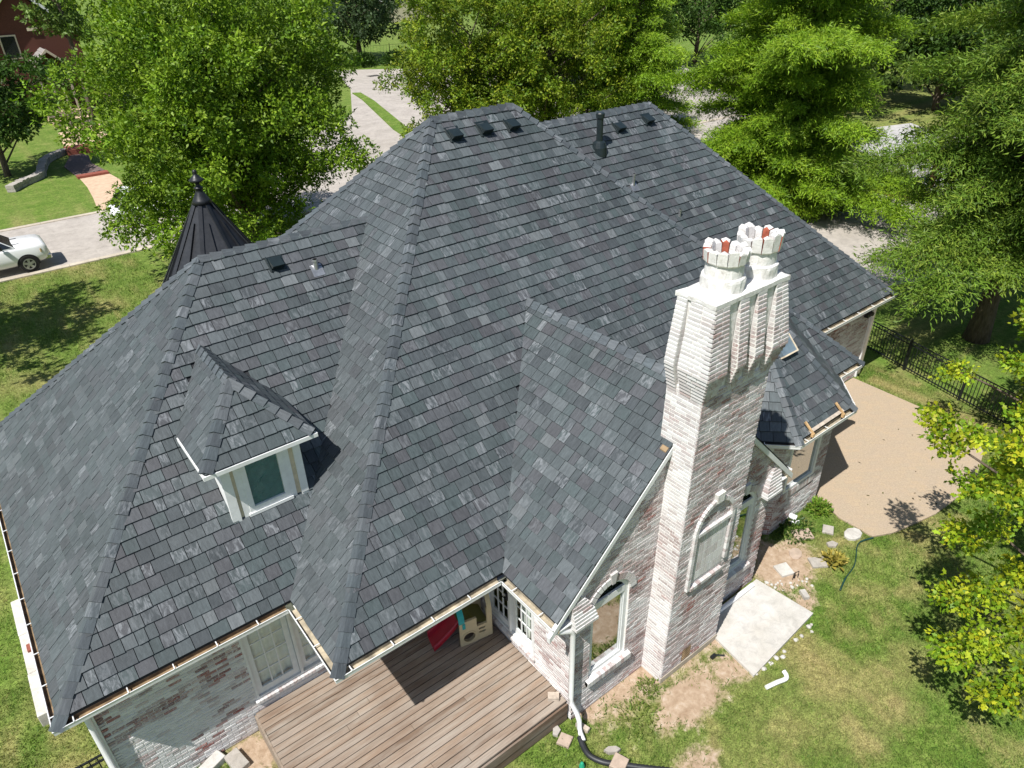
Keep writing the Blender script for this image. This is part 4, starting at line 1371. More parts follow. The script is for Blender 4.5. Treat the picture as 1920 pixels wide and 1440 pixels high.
# dormer eave boards
m = MB()
m.box((1.52, 10.045, DE - .085), (3.45, 10.10, DE - .012)); m.box((1.52, 10.10, DE - .085), (1.575, 11.45, DE - .012)); m.box((3.395, 10.10, DE - .085), (3.45, 11.45, DE - .012))
m.box((1.57, 10.10, DE - .10), (3.40, DY, DE - .075)); m.box((1.57, DY, DE - .10), (DX0, 11.3, DE - .075)); m.box((DX1, DY, DE - .10), (3.40, 11.3, DE - .075))
m.build('dormer_eave', 'white_paint', dormer)

# ---- turret with a standing seam cone and finial -----------------------
TC = (4.80, 19.15)
tm = MB(); tm.lathe((TC[0], TC[1], 0), [(2.3, 0), (2.3, 3.62)], 8); turret = tm.build('turret', 'mortar', house)
apex = 7.34
def trad(z): return (apex - z) / 1.62
for i in range(8):
    a0 = 2 * math.pi * i / 8 + .2; a1 = 2 * math.pi * (i + 1) / 8 + .2
    for j in range(2):
        b0 = a0 + (a1 - a0) * j / 2; b1 = a0 + (a1 - a0) * (j + 1) / 2
        def pp_(b, z):
            f_ = (b - a0) / (a1 - a0); r = trad(z)
            p = np.array([math.cos(a0), math.sin(a0)]) * r * (1 - f_) + np.array([math.cos(a1), math.sin(a1)]) * r * f_
            return np.array([TC[0] + p[0], TC[1] + p[1], z])
        q = [pp_(b0, 3.55), pp_(b1, 3.55), pp_(b1, apex - .12), pp_(b0, apex - .12)]
        n = np.cross(q[1] - q[0], q[3] - q[0]); n /= np.linalg.norm(n)
        mm = MB(); mm.prism([p - n * .02 for p in q], n * .02); mm.build('roof_panel', 'turret_metal', turret)
        top = 7.1 if j == 0 else 6.6
        e = pp_(b0, 3.55); h_ = pp_(b0, top)
        tdir = q[1] - q[0]; tdir /= np.linalg.norm(tdir)
        mm = MB(); ww = .05 if j == 0 else .008; mm.prism([e - tdir * ww, e + tdir * ww, h_ + tdir * ww, h_ - tdir * ww], n * (.03 if j == 0 else .055)); mm.build('standing_seam', 'turret_metal', turret)
mm = MB(); mm.lathe((TC[0], TC[1], apex - .30), [(.26, -.02), (.20, .07), (.10, .25), (.075, .32), (.11, .34), (.11, .37), (.06, .39), (.05, .46), (.09, .49), (.17, .53), (.185, .56), (.13, .60), (.06, .68), (.045, .72), (.06, .745), (.045, .79), (.01, .81)], 20)
mm.build('finial', 'black_metal', turret, True)

# ---- roof vents, stack and pipes ---------------------------------------
def on(fn, x, y): return np.array([x, y, fz(FACES[fn], x, y)])
def frame_of(fn):
    f = FACES[fn]; n = np.array([-f['pl'][1], -f['pl'][2], 1.0]); n /= np.linalg.norm(n)
    u = np.array([f['u'][0], f['u'][1], 0.0]); v = np.cross(n, u)
    if v[2] < 0: v = -v
    return u, v, n
def box_vent(fn, x, y, s=1.0):
    u, v, n = frame_of(fn); c = on(fn, x, y)
    m = MB()
    m.pbox(c - u * .27 * s - v * .26 * s + n * .012, u * .54 * s, v * .56 * s, n * .02)
    w0, l0, w1, l1, hh = .21 * s, .19 * s, .185 * s, .17 * s, .27 * s
    lo = [c + u * a * w0 + v * b * l0 + n * .032 for a, b in ((-1, -1), (1, -1), (1, 1), (-1, 1))]
    hi = [c + u * a * w1 + v * (b * l1 - .02 * (b < 0)) + n * (hh if b < 0 else hh * .45) for a, b in ((-1, -1), (1, -1), (1, 1), (-1, 1))]
    m.add(lo + hi, [(4, 5, 6, 7), (0, 1, 5, 4), (1, 2, 6, 5), (2, 3, 7, 6), (3, 0, 4, 7)])
    m.pbox(c - u * .25 * s - v * .27 * s + n * .032, u * .03 * s, v * .52 * s, n * .03)
    return m.build('roof_vent', 'vent_metal', house)
for x, y in ((8.76, 13.36), (9.56, 13.36), (10.30, 13.34)): box_vent('M_back', x, y, 0.66)
for x, y in ((14.58, 14.17), (15.73, 14.2)): box_vent('R_back', x, y, 0.66)
box_vent('L_back', 4.42, 13.36, 0.62)
c = on('R_back', 13.55, 13.82)
m = MB(); m.lathe(c + np.array([0, 0, -.15]), [(.22, 0), (.20, .22), (.16, .34), (.105, .38)], 20, None, 0, True); m.lathe(c, [(.085, .1), (.085, .80), (.11, .80), (.115, .90), (.09, .93)], 20)
m.build('vent_stack', 'vent_metal', house, False)
def small_pipe(fn, x, y, h, r, apron=True):
    u, v, n = frame_of(fn); c = on(fn, x, y)
    m = MB(); m.tube([c + n * .0, c + np.array([0, 0, h])], r, 12); m.tube([c + np.array([0, 0, h * .8]), c + np.array([0, 0, h])], r * 1.25, 12)
    o_ = m.build('plumbing_pipe', 'grey_metal', house)
    if apron:
        m = MB(); m.pbox(c - u * .12 - v * .16 + n * .03, u * .24, v * .26, n * .006); m.build('pipe_apron', 'grey_metal', o_)
small_pipe('L_back', 5.13, 13.12, 0.22, .05)
small_pipe('R_back', 14.0, 12.95, 0.34, .035)
small_pipe('R_back', 14.97, 12.12, 0.22, .035, False)
u, v, n = frame_of('B_front'); c = on('B_front', 13.72, 7.72)
m = MB(); m.pbox(c - u * .28 - v * .14 + n * .03, u * .50, v * .40, n * .10); bv = m.build('flue_box', 'blue_grey_metal', house)
m = MB(); m.pbox(c - u * .29 - v * .175 + n * .03, u * .52, v * .034, n * .13); m.pbox(c + u * .225 - v * .14 + n * .03, u * .02, v * .42, n * .12); m.build('flue_box_rim', 'cream_trim', bv)

# ---- downspouts --------------------------------------------------------
def rect_tube(path, a=.05, b=.038):
    m = MB(); m.tube(path, [a] * len(path), 8); return m
m = rect_tube([(5.22, 5.99, 2.84), (5.35, 5.98, 2.74), (5.60, 5.945, 2.62), (5.655, 5.94, 2.5), (5.655, 5.94, 0.85), (5.66, 5.92, 0.66), (5.68, 5.80, 0.50), (5.685, 5.74, 0.35), (5.68, 5.72, 0.14), (5.66, 5.66, 0.08), (5.60, 5.52, 0.07)])
m.build('downspout', 'pvc_white', house, True)
m = MB(); m.box((5.70, 5.96, 0.85), (5.712, 5.99, 2.55)); m.build('cable', 'black_metal', house)
m = rect_tube([(-1.10, 9.30, 2.83), (-1.13, 9.43, 2.70), (-1.14, 9.425, 2.55), (-1.14, 9.425, 0.2), (-1.14, 9.30, 0.08)]); m.build('downspout', 'pvc_white', house, True)
m = rect_tube([(21.36, 9.1, 2.83), (21.36, 9.26, 2.70), (21.36, 9.27, 0.15)]); m.build('downspout', 'pvc_white', house, True)
m = MB(); m.box((20.9, 9.22, 2.3), (21.1, 9.34, 2.55)); m.lathe((21.0, 9.2, 2.38), [(.02, 0), (.09, .02), (.10, .1), (.03, .14)], 12); m.build('wall_lamp', 'black_metal', house)

# ================================================================== DECK
deck = thing('deck', 'weathered wooden deck between the house wings', 'deck', (3.4, 7.8, 0))
y = DECK[3]
row = 0
DCOL = [(0.240, 0.184, 0.140), (0.21, 0.156, 0.116), (0.26, 0.210, 0.168), (0.18, 0.128, 0.092), (0.23, 0.168, 0.122)]
while y > DECK[1] + .05:
    y0 = max(y - .1365, DECK[1])
    cut = random.choice([None, None, random.uniform(2.2, 4.6)])
    segs = [(DECK[0] + random.uniform(-.006, .006), DECK[2])] if cut is None else [(DECK[0], cut - .002), (cut + .002, DECK[2])]
    for a, b in segs:
        m = MB()
        k = random.uniform(1.0, 1.38); c = random.choice(DCOL)
        m.cbox((a, y0 + .006, .472), (b, y - .004, .50 + random.uniform(-.002, .002)), .004, tuple(x * k for x in c))
        m.build('deck_board', 'deck_wood', deck)
    y -= .1412; row += 1
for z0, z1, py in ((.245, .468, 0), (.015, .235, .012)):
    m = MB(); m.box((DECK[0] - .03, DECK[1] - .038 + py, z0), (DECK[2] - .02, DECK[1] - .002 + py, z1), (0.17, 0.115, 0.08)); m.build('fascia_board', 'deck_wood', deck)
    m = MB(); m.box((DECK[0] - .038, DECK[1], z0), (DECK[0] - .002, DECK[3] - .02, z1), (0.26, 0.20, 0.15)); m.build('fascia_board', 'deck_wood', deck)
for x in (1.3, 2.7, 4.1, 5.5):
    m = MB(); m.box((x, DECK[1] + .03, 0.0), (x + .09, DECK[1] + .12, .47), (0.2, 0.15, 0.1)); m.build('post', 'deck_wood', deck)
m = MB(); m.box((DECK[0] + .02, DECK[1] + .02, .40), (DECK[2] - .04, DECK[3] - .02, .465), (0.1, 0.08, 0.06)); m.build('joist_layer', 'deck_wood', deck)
m = MB()
m.pbox((5.42, 6.30, .503), (.16, -.13, 0), (.09, .11, 0), (0, 0, .08)); tag(m.build('wood_block', 'grey_wood'), 'short grey wooden block lying on the deck corner by the downspout', 'wood block')

# ================================================================== PLAYSET
pu = np.array([.976, -.218, 0]); pv = np.array([.218, .976, 0]); po_ = np.array([4.86, 8.30, .502])
up3 = np.array([0, 0, 1.0])
play = thing('toddler_playset', 'tan and teal plastic toddler climber with red slide on the deck', 'playset', tuple(po_))
def PP(a, b, z): return po_ + pu * a + pv * b + up3 * z
for b0 in (0.0, 0.60):
    m = MB(); th = .05
    def cell(a0, a1, z0, z1): m.pbox(PP(a0, b0, z0), pu * (a1 - a0), up3 * (z1 - z0), pv * th)
    # square with a round hole
    hc, hz, hr = .19, .21, .125
    A0, A1, Z0, Z1 = 0.0, .36, 0.0, .42
    n = 24
    for i in range(n):
        t0, t1 = 2 * math.pi * i / n, 2 * math.pi * (i + 1) / n
        def sq(t_):
            c_, s_ = math.cos(t_), math.sin(t_); k_ = 1 / max(abs(c_), abs(s_))
            x, z = c_ * k_, s_ * k_
            return (hc + x * ((A1 - hc) if x > 0 else (hc - A0)), hz + z * ((Z1 - hz) if z > 0 else (hz - Z0)))
        q = [(hc + hr * math.cos(t0), hz + hr * math.sin(t0)), (hc + hr * math.cos(t1), hz + hr * math.sin(t1)), sq(t1), sq(t0)]
        m.prism([PP(a, b0, z) for a, z in q], pv * th)
    cell(0, .36, .42, .66)
    cell(.36, .58, .02, .20); cell(.36, .40, .20, .25); cell(.54, .58, .20, .25); cell(.36, .58, .25, .30); cell(.36, .40, .30, .35); cell(.54, .58, .30, .35); cell(.36, .58, .35, .42)
    cell(.58, .69, .03, .82)
    sp = m.build('side_panel', 'play_tan', play)
    m = MB()
    for i in range(n):
        t0, t1 = 2 * math.pi * i / n, 2 * math.pi * (i + 1) / n
        q = [(hc + hr * math.cos(t0), hz + hr * math.sin(t0)), (hc + hr * math.cos(t1), hz + hr * math.sin(t1)), (hc + (hr + .03) * math.cos(t1), hz + (hr + .03) * math.sin(t1)), (hc + (hr + .03) * math.cos(t0), hz + (hr + .03) * math.sin(t0))]
        m.prism([PP(a, b0 - .015, z) for a, z in q], pv * .08)
    m.build('porthole_rim', 'play_tan', sp)
    m = MB(); m.pbox(PP(.06, b0 - .012, .48), pu * .06, up3 * .14, pv * .074); m.build('badge', 'play_teal', sp)
# hoop between the posts, olive climbing curve, teal slide arch
def band(pts, dirv, wid, thick):
    m = MB()
    vs = []
    for p in pts:
        vs += [p - dirv * wid / 2, p + dirv * wid / 2]
    n = len(pts); fs = []
    off = len(vs)
    cen = np.mean(np.array(pts), 0)
    for p in pts:
        d = p - cen; d = d / np.linalg.norm(d)
        vs += [p - dirv * wid / 2 + d * thick, p + dirv * wid / 2 + d * thick]
    for i in range(n - 1):
        a = 2 * i
        fs += [(a, a + 2, a + 3, a + 1), (off + a, off + a + 1, off + a + 3, off + a + 2), (a, off + a, off + a + 2, a + 2), (a + 1, a + 3, off + a + 3, off + a + 1)]
    fs += [(0, 1, off + 1, off), (2 * n - 2, off + 2 * n - 2, off + 2 * n - 1, 2 * n - 1)]
    m.add(vs, fs); return m
pts = [PP(.635, .325 - .30 * math.cos(math.pi * i / 16), .82 + .34 * math.sin(math.pi * i / 16)) for i in range(17)]
band(pts, pu, .09, .04).build('hoop', 'play_tan', play)
pts = [PP(.05, .325 - .30 * math.cos(math.pi * i / 16), .66 + .30 * math.sin(math.pi * i / 16)) for i in range(17)]
band(pts, pu, .12, .04).build('slide_arch', 'play_teal', play)
pts = [PP(.60 - .48 * math.sin(math.pi / 2 * i / 14), .325, .36 + .34 * (1 - math.cos(math.pi / 2 * i / 14)) + .10 * math.sin(math.pi * i / 14)) for i in range(15)]
band(pts, pv, .50, .03).build('climbing_curve', 'play_olive', play)
m = MB(); m.pbox(PP(.03, .07, .52), pu * .30, pv * .51, up3 * .03); m.build('platform', 'play_olive', play)
# slide: trough with raised rims
m = MB()
sec = [(-.22, .10), (-.20, .12), (-.17, .10), (-.15, .0), (.15, .0), (.17, .10), (.20, .12), (.22, .10), (.20, -.03), (-.20, -.03)]
path = []
for i in range(15):
    t_ = i / 14
    path.append((.04 - .56 * t_, .55 - .52 * (t_ ** 0.80) + .10 * max(0, t_ - .85)))
rings = [[PP(a, .325 + b, z + hz_) for b, hz_ in sec] for a, z in path]
k = len(sec)
m.add([p for r_ in rings for p in r_], [(i * k + j, i * k + (j + 1) % k, (i + 1) * k + (j + 1) % k, (i + 1) * k + j) for i in range(14) for j in range(k)] + [tuple(range(k)), tuple(range(14 * k, 15 * k))])
m.build('slide', 'play_red', play)

# ================================================================== FENCES
def fence(name, label, p0, p1, h, spacing=.115, post_step=2.1, rails=(.10, .93, 1.06)):
    p0 = np.array(p0, float); p1 = np.array(p1, float)
    d = p1 - p0; L = np.linalg.norm(d); d /= L; nrm = np.array([-d[1], d[0]])
    f = thing(name, label, 'fence', (p0[0], p0[1], 0))
    d3 = np.array([d[0], d[1], 0]); n3 = np.array([nrm[0], nrm[1], 0])
    s = 0
    while s < L + .01:
        c = np.array([p0[0], p0[1], 0]) + d3 * s
        m = MB(); m.pbox(c - d3 * .03 - n3 * .03, d3 * .06, n3 * .06, up3 * (h + .04)); m.pbox(c - d3 * .036 - n3 * .036 + up3 * (h + .04), d3 * .072, n3 * .072, up3 * .02)
        m.build('post', 'black_metal', f); s += post_step
    for z in rails:
        m = MB(); c = np.array([p0[0], p0[1], z]); m.pbox(c - n3 * .016, d3 * L, n3 * .032, up3 * .03); m.build('rail', 'black_metal', f)
    s = spacing
    base = None
    while s < L:
        if abs((s + post_step / 2) % post_step - post_step / 2) > .04:
            c = np.array([p0[0], p0[1], .04]) + d3 * s
            m = MB(); m.pbox(c - d3 * .009 - n3 * .009, d3 * .018, n3 * .018, up3 * (rails[-1] - .01)); m.build('picket', 'black_metal', f)
        s += spacing
    return f
fd = np.array([-.268, -.963])
fence('metal_fence', 'black metal picket fence beyond the tan patio', np.array([23.51, 10.55]) - fd * 2.1, np.array([23.51, 10.55]) + fd * 8.45, 1.10)
fence('metal_fence', 'black metal picket fence at the left house corner', (-1.22, 9.93), (-3.34, 9.93), 1.05, rails=(.10, .90, 1.03))
fence('metal_fence', 'dark metal fence far off behind the side street', (36, 99.5), (64, 93.0), 1.5, .45, 3.5, (.15, 1.35))

# ================================================================== LOOSE THINGS IN THE GARDEN
def slab(label, x, y, lx, ly, rot, mat='stone', h=.05, n=4, cat='paving stone', name='stepping_stone'):
    m = MB()
    c, s = math.cos(rot), math.sin(rot)
    pts = []
    base = [(-1, -1), (1, -1), (1, 1), (-1, 1)] if n == 4 else [(math.cos(2 * math.pi * i / n), math.sin(2 * math.pi * i / n)) for i in range(n)]
    for a, b in base:
        a = a * lx / 2 * random.uniform(.92, 1.06); b = b * ly / 2 * random.uniform(.92, 1.06)
        pts.append((x + a * c - b * s, y + a * s + b * c))
    k = len(pts)
    cx_, cy_ = x, y
    vs = [(p[0], p[1], -.02) for p in pts] + [(p[0], p[1], h - .012) for p in pts] + [(cx_ + (p[0] - cx_) * .94, cy_ + (p[1] - cy_) * .94, h) for p in pts]
    fs = [tuple(range(2 * k, 3 * k))] + [(i, (i + 1) % k, k + (i + 1) % k, k + i) for i in range(k)] + [(k + i, k + (i + 1) % k, 2 * k + (i + 1) % k, 2 * k + i) for i in range(k)]
    m.add(vs, fs)
    return tag(m.build(name, mat), label, cat, 'loose paving stones between slab and patio' if cat == 'paving stone' else None)
slab('tan paving stone nearest the bay wall in the bare earth', 13.40, 6.12, .46, .34, -.5, 'tan_block')
slab('small grey paving stone in the grass beside the patio edge', 14.02, 5.83, .28, .26, .5)
slab('large pale round stepping stone touching the patio corner', 14.33, 5.36, .52, .36, -.1, 'pale_stone', .06, 9)
slab('small grey broken stone below the pale round stepping stone', 13.64, 5.48, .30, .20, -.6, 'stone', .05, 5)
slab('bright white square paving stone in the bare earth', 12.05, 5.72, .34, .36, -.35, 'pale_stone')
slab('beige square paving stone beside the yellow plant', 12.85, 5.36, .36, .30, -.6, 'stone')
slab('sunken round dusty stone between the square pavers', 12.72, 5.86, .40, .30, .3, 'tan_block', .018, 8)
slab('small upright white block near the corner of the slab', 11.74, 5.0, .12, .24, -.5, 'pale_stone', .09)
slab('tan square paver beside the black drain pipe', 5.37, 5.76, .24, .24, .5, 'tan_block', .05)
slab('tan square paver lying over the black drain pipe', 5.79, 4.80, .28, .26, .4, 'tan_block', .15)
slab('narrow wooden block beside the black drain pipe', 5.79, 5.74, .09, .26, .25, 'grey_wood', .09, 4, 'wood block', 'wood_block')
slab('broken pale kerb block next to the paver on the drain pipe', 5.90, 5.08, .30, .13, -.6, 'stone', .07, 6)
slab('rough pale stone pieces at the deck foot beside the downspout', 5.36, 5.99, .22, .16, .6, 'stone', .06, 5)
slab('white limestone edging block under the left wing wall', .12, 9.32, .50, .24, .35, 'pale_stone', .14, 4, 'edging stone', 'edging_stone')
slab('second limestone edging block nearer the deck', .52, 9.12, .26, .44, .2, 'stone', .12, 4, 'edging stone', 'edging_stone')
m = MB()
for i in range(26):
    a = random.uniform(0, 1)
    x, y = 11.25 + a * 1.0 + random.gauss(0, .12), 5.75 - a * .75 + random.gauss(0, .09); r_ = random.uniform(.015, .05)
    m.lathe((x, y, -.01), [(r_, 0), (r_ * .9, r_ * .5), (r_ * .4, r_ * .8)], 6, None, .4)
for i in range(14):
    x, y = 9.2 + random.uniform(0, 2.2), 4.40 + random.uniform(-.06, .05); r_ = random.uniform(.02, .06)
    m.lathe((x, y, -.01), [(r_, 0), (r_ * .9, r_ * .5), (r_ * .4, r_ * .8)], 6, None, .4)
tag(m.build('concrete_rubble', 'pale_stone'), 'crumbs of pale concrete rubble around the slab edges', 'rubble', kind='stuff')
# black corrugated drain pipe
def smooth_path(pts, n=10):
    pts = [np.array(p, float) for p in pts]; out = []
    for i in range(len(pts) - 1):
        p0 = pts[max(i - 1, 0)]; p1 = pts[i]; p2 = pts[i + 1]; p3 = pts[min(i + 2, len(pts) - 1)]
        for j in range(n):
            t_ = j / n
            out.append(.5 * ((2 * p1) + (-p0 + p2) * t_ + (2 * p0 - 5 * p1 + 4 * p2 - p3) * t_ ** 2 + (-p0 + 3 * p1 - 3 * p2 + p3) * t_ ** 3))
    out.append(pts[-1]); return out
pth = smooth_path([(5.60, 5.62, .07), (5.53, 5.45, .06), (5.50, 5.25, .06), (5.60, 5.02, .06), (5.80, 4.80, .06), (6.10, 4.48, .06), (6.45, 4.12, .06), (6.8, 3.7, .06)], 14)
m = MB(); m.tube(pth, [.056 if i % 2 else .049 for i in range(len(pth))], 12)
tag(m.build('drain_pipe', 'drain_black', None, True), 'black corrugated drain pipe curving over the lawn from the downspout', 'drain pipe')
pth = smooth_path([(14.58, 4.98, .04), (14.25, 5.10, .025), (14.0, 5.06, .03), (13.6, 4.86, .02), (13.3, 4.76, .025), (12.9, 4.70, .02), (12.47, 4.58, .03)], 8)
m = MB(); m.tube(pth, [.014 if 8 < i < 40 else .02 for i in range(len(pth))], 8)
tag(m.build('garden_hose', 'hose_green', None, True), 'thin dark green hose lying in the lawn by the patio corner', 'hose')
m = MB(); m.tube(smooth_path([(9.10, 4.12, .05), (9.35, 4.06, .05), (9.55, 4.0, .05), (9.63, 4.03, .055), (9.66, 4.12, .08)], 6), .043, 8)
tag(m.build('downspout_piece', 'pvc_white'), 'loose white downspout elbow lying on the lawn', 'downspout')
m = MB(); m.tube([(9.75, 5.86, .10), (11.05, 5.86, .10)], .05, 8); m.tube([(10.3, 5.86, .10), (10.34, 5.86, .10)], .054, 8)
tag(m.build('downspout_piece', 'pvc_white'), 'long white downspout length lying against the wall on the slab', 'downspout')
m = MB(); m.tube([(13.60, 6.78, .0), (13.60, 6.70, .16), (13.66, 6.50, .14)], .055, 12); m.tube([(13.62, 6.63, .15), (13.66, 6.48, .14)], .07, 12); m.tube([(13.5, 6.55, .04), (13.72, 6.42, .04)], .04, 10)
tag(m.build('drain_elbow', 'pvc_white'), 'white plastic drain elbow at the foot of the bay wall', 'pipe fitting')
m = MB(); m.tube([(8.86, 5.24, .02), (8.98, 5.20, .03), (9.10, 5.10, .02)], .018, 6); m.box((8.84, 5.19, 0.0), (8.97, 5.26, .05))
tag(m.build('hand_tool', 'black_metal'), 'small black hand tool lying in the dirt beside the chimney', 'tool')
m = MB(); m.prism([(12.02 + .0, 5.42, 0), (12.02, 5.46, 0), (12.02, 5.44, .2)], (.02, 0, 0)); m.tube([(11.95, 5.43, 0), (11.95, 5.43, .20), (12.10, 5.40, .20), (12.10, 5.40, 0)], .008, 5)
tag(m.build('wire_stake', 'black_metal'), 'thin wire stake standing beside the white square paving stone', 'stake')
m = MB(); m.lathe((5.27, 5.20, 0), [(.05, 0), (.055, .05), (.03, .14), (.01, .16)], 8); tag(m.build('plastic_marker', 'play_green'), 'small green plastic marker in the grass below the deck', 'marker')
# wooden jig left in the bay gutter
jig = thing('wooden_gutter_jig', 'raw wooden board on two brackets left lying in the bay gutter', 'board', (13.7, 6.4, 3.0))
m = MB(); m.pbox((13.06, 6.33, 3.055), (1.36, .015, 0), (0, .07, .03), (0, -.01, .025)); m.build('board', 'grey_wood', jig)
for x in (13.08, 14.30):
    m = MB(); m.pbox((x, 6.30, 3.03), (.05, 0, 0), (-.06, .22, .24), (0, -.02, .03)); m.pbox((x - .01, 6.27, 2.965), (.07, 0, 0), (0, .06, 0), (0, 0, .09)); m.build('bracket', 'raw_wood', jig)

# ================================================================== VEHICLES
def vehicle(name, label, x_front, y_near, pick, group=None):
    """front towards +x; near side at y_near; pickup or closed car"""
    L, Wd = (5.85, 2.02) if pick else (4.75, 1.88)
    yc = y_near + Wd / 2; x0 = x_front - L
    v = thing(name, label, 'truck' if pick else 'car', (x0 + L / 2, yc, 0.012))
    zb = 0.42 if pick else 0.30
    zh = 1.24 if pick else 0.95            # hood height
    zr = 1.90 if pick else 1.68
    hw = Wd / 2
    xw = x0 + 0.30 * L                     # rear wheel and front wheel
    fw = x_front - 0.93; rw = x0 + (1.25 if pick else .95)
    wr = 0.40 if pick else 0.34
    # lower body loft: stations (x, half width, bottom, shoulder height, top height)
    st = [(x0, hw * .93, zb + .12, zh - .22, zh - .10), (x0 + .08, hw * .98, zb, zh - .15, zh - .03), (x0 + L * .35, hw, zb - .04, zh - .15, zh), (x_front - 1.75, hw, zb - .04, zh - .14, zh + .02),
          (x_front - 1.0, hw * .995, zb - .02, zh - .16, zh + .01), (x_front - .45, hw * .985, zb, zh - .18, zh - .01), (x_front - .18, hw * .955, zb + .02, zh - .20, zh - .05), (x_front - .05, hw * .90, zb + .04, zh - .26, zh - .13), (x_front, hw * .84, zb + .06, zh - .36, zh - .26)]
    m = MB(); vs = []; k = 13
    for x, w_, b, s_, tz in st:
        half = [(w_ * .90, b), (w_, b + .10), (w_, (b + s_) / 2), (w_ * .985, s_), (w_ * .93, s_ + (tz - s_) * .62), (w_ * .84, tz - .012)]
        ring = [(x, yc - a, z) for a, z in half] + [(x, yc, tz + .02)] + [(x, yc + a, z) for a, z in reversed(half)]
        vs += ring
    fs = [(i * k + j, i * k + j + 1, (i + 1) * k + j + 1, (i + 1) * k + j) for i in range(len(st) - 1) for j in range(k - 1)]
    fs += [(i * k + k - 1, i * k, (i + 1) * k, (i + 1) * k + k - 1) for i in range(len(st) - 1)] + [tuple(range(k))[::-1], tuple(range((len(st) - 1) * k, len(st) * k))]
    m.add(vs, fs); body = m.build('body', 'car_white', v, True)
    # cab
    cx0, cx1 = (x0 + 2.0, x_front - 1.24) if pick else (x0 + .25, x_front - 1.25)
    tx0, tx1 = (cx0 + .28, cx1 - .85) if pick else (cx0 + .55, cx1 - .85)
    def cabpt(x, a, z): return (x, yc + a, z)
    m = MB()
    lo = [cabpt(cx0, -hw * .93, zh - .02), cabpt(cx1, -hw * .93, zh - .02), cabpt(cx1, hw * .93, zh - .02), cabpt(cx0, hw * .93, zh - .02)]
    hi = [cabpt(tx0, -hw * .74, zr), cabpt(tx1, -hw * .74, zr), cabpt(tx1, hw * .74, zr), cabpt(tx0, hw * .74, zr)]
    m.add(lo + hi, [(4, 5, 6, 7), (0, 1, 5, 4), (1, 2, 6, 5), (2, 3, 7, 6), (3, 0, 4, 7)]); m.build('cab', 'car_white', v)
    def pane(name_, q, ins=.08, d=.006):
        q = [np.array(p, float) for p in q]; c = sum(q) / 4
        q = [p + (c - p) * ins for p in q]
        n = np.cross(q[1] - q[0], q[2] - q[0]); n /= np.linalg.norm(n)
        mm = MB(); mm.prism([p for p in q], n * d); mm.prism([p for p in q], -n * d); mm.build(name_, 'car_glass', v)
    pane('windshield', [lo[1], lo[2], hi[2], hi[1]], .07); pane('rear_window', [lo[3], lo[0], hi[0], hi[3]], .1)
    for sd in (0, 1):
        a, b, c_, d_ = (lo[0], lo[1], hi[1], hi[0]) if sd == 0 else (lo[3], lo[2], hi[2], hi[3])
        a, b, c_, d_ = map(np.array, (a, b, c_, d_))
        ml, mh = a + (b - a) * .48, d_ + (c_ - d_) * .48
        pane('side_window', [a, ml, mh, d_], .10); pane('side_window', [ml, b, c_, mh], .10)
    # wheels, with black fans painted as the shaded wheel wells
    for wx in (fw, rw):
        for sd in (-1, 1):
            yo = yc + sd * (hw - .095)
            mm = MB()
            prof = [(wr * .62, -.11), (wr * .93, -.115), (wr, -.08), (wr, .08), (wr * .93, .115), (wr * .62, .11)]
            seg = 28; vv_ = []
            for r_, o_ in prof:
                for q in range(seg):
                    t_ = 2 * math.pi * q / seg; vv_.append((wx + r_ * math.cos(t_), yo + o_, .012 + wr + r_ * math.sin(t_)))
            mm.add(vv_, [(i * seg + j, i * seg + (j + 1) % seg, (i + 1) * seg + (j + 1) % seg, (i + 1) * seg + j) for i in range(5) for j in range(seg)] + [tuple(range(seg)), tuple(range(5 * seg, 6 * seg))])
            wh = mm.build('wheel', 'rubber', v, False)
            mm = MB()
            yy = yo + sd * .112
            for q in range(5):
                t_ = 2 * math.pi * q / 5 + .3
                c0, s0 = math.cos(t_), math.sin(t_); tn = np.array([-s0, 0, c0]); rd = np.array([c0, 0, s0])
                c3 = np.array([wx, yy, .012 + wr])
                mm.prism([c3 + rd * .05 - tn * .045, c3 + rd * .05 + tn * .045, c3 + rd * wr * .60 + tn * .06, c3 + rd * wr * .60 - tn * .06], (0, sd * .015, 0))
            for r0_, r1_ in ((0.0, .07), (wr * .54, wr * .63)):
                for q in range(seg):
                    t0, t1 = 2 * math.pi * q / seg, 2 * math.pi * (q + 1) / seg
                    c3 = np.array([wx, yy + sd * .003, .012 + wr])
                    P4 = [c3 + np.array([r_ * math.cos(t_), 0, r_ * math.sin(t_)]) for r_, t_ in ((r0_, t0), (r1_, t0), (r1_, t1), (r0_, t1))]
                    mm.prism(P4, (0, sd * .02, 0))
            mm.build('rim', 'grey_metal', wh)
            mm = MB()
            for q in range(15):
                t0, t1 = math.pi * (q - .6) / 14, math.pi * (q + .4) / 14
                c3 = np.array([wx, yc + sd * (hw - .02), .012 + wr - .02])
                P4 = [c3 + np.array([r_ * math.cos(t_), 0, r_ * math.sin(t_)]) for r_, t_ in ((wr * .2, t0), (wr * 1.17, t0), (wr * 1.17, t1), (wr * .2, t1))]
                mm.prism(P4, (0, sd * .025, 0))
            mm.build('wheel_well_dark', 'rubber', v)
    # front: grille, bumper, headlights, hood line
    m = MB(); m.box((x_front - .05, yc - hw * .50, zh - .52), (x_front + .012, yc + hw * .50, zh - .36)); m.build('grille', 'black_metal', v)
    m = MB(); m.cbox((x_front - .26, yc - hw * .93, zb + .04), (x_front + .06, yc + hw * .93, zb + .25), .05); m.build('bumper', 'chrome' if pick else 'car_white', v)
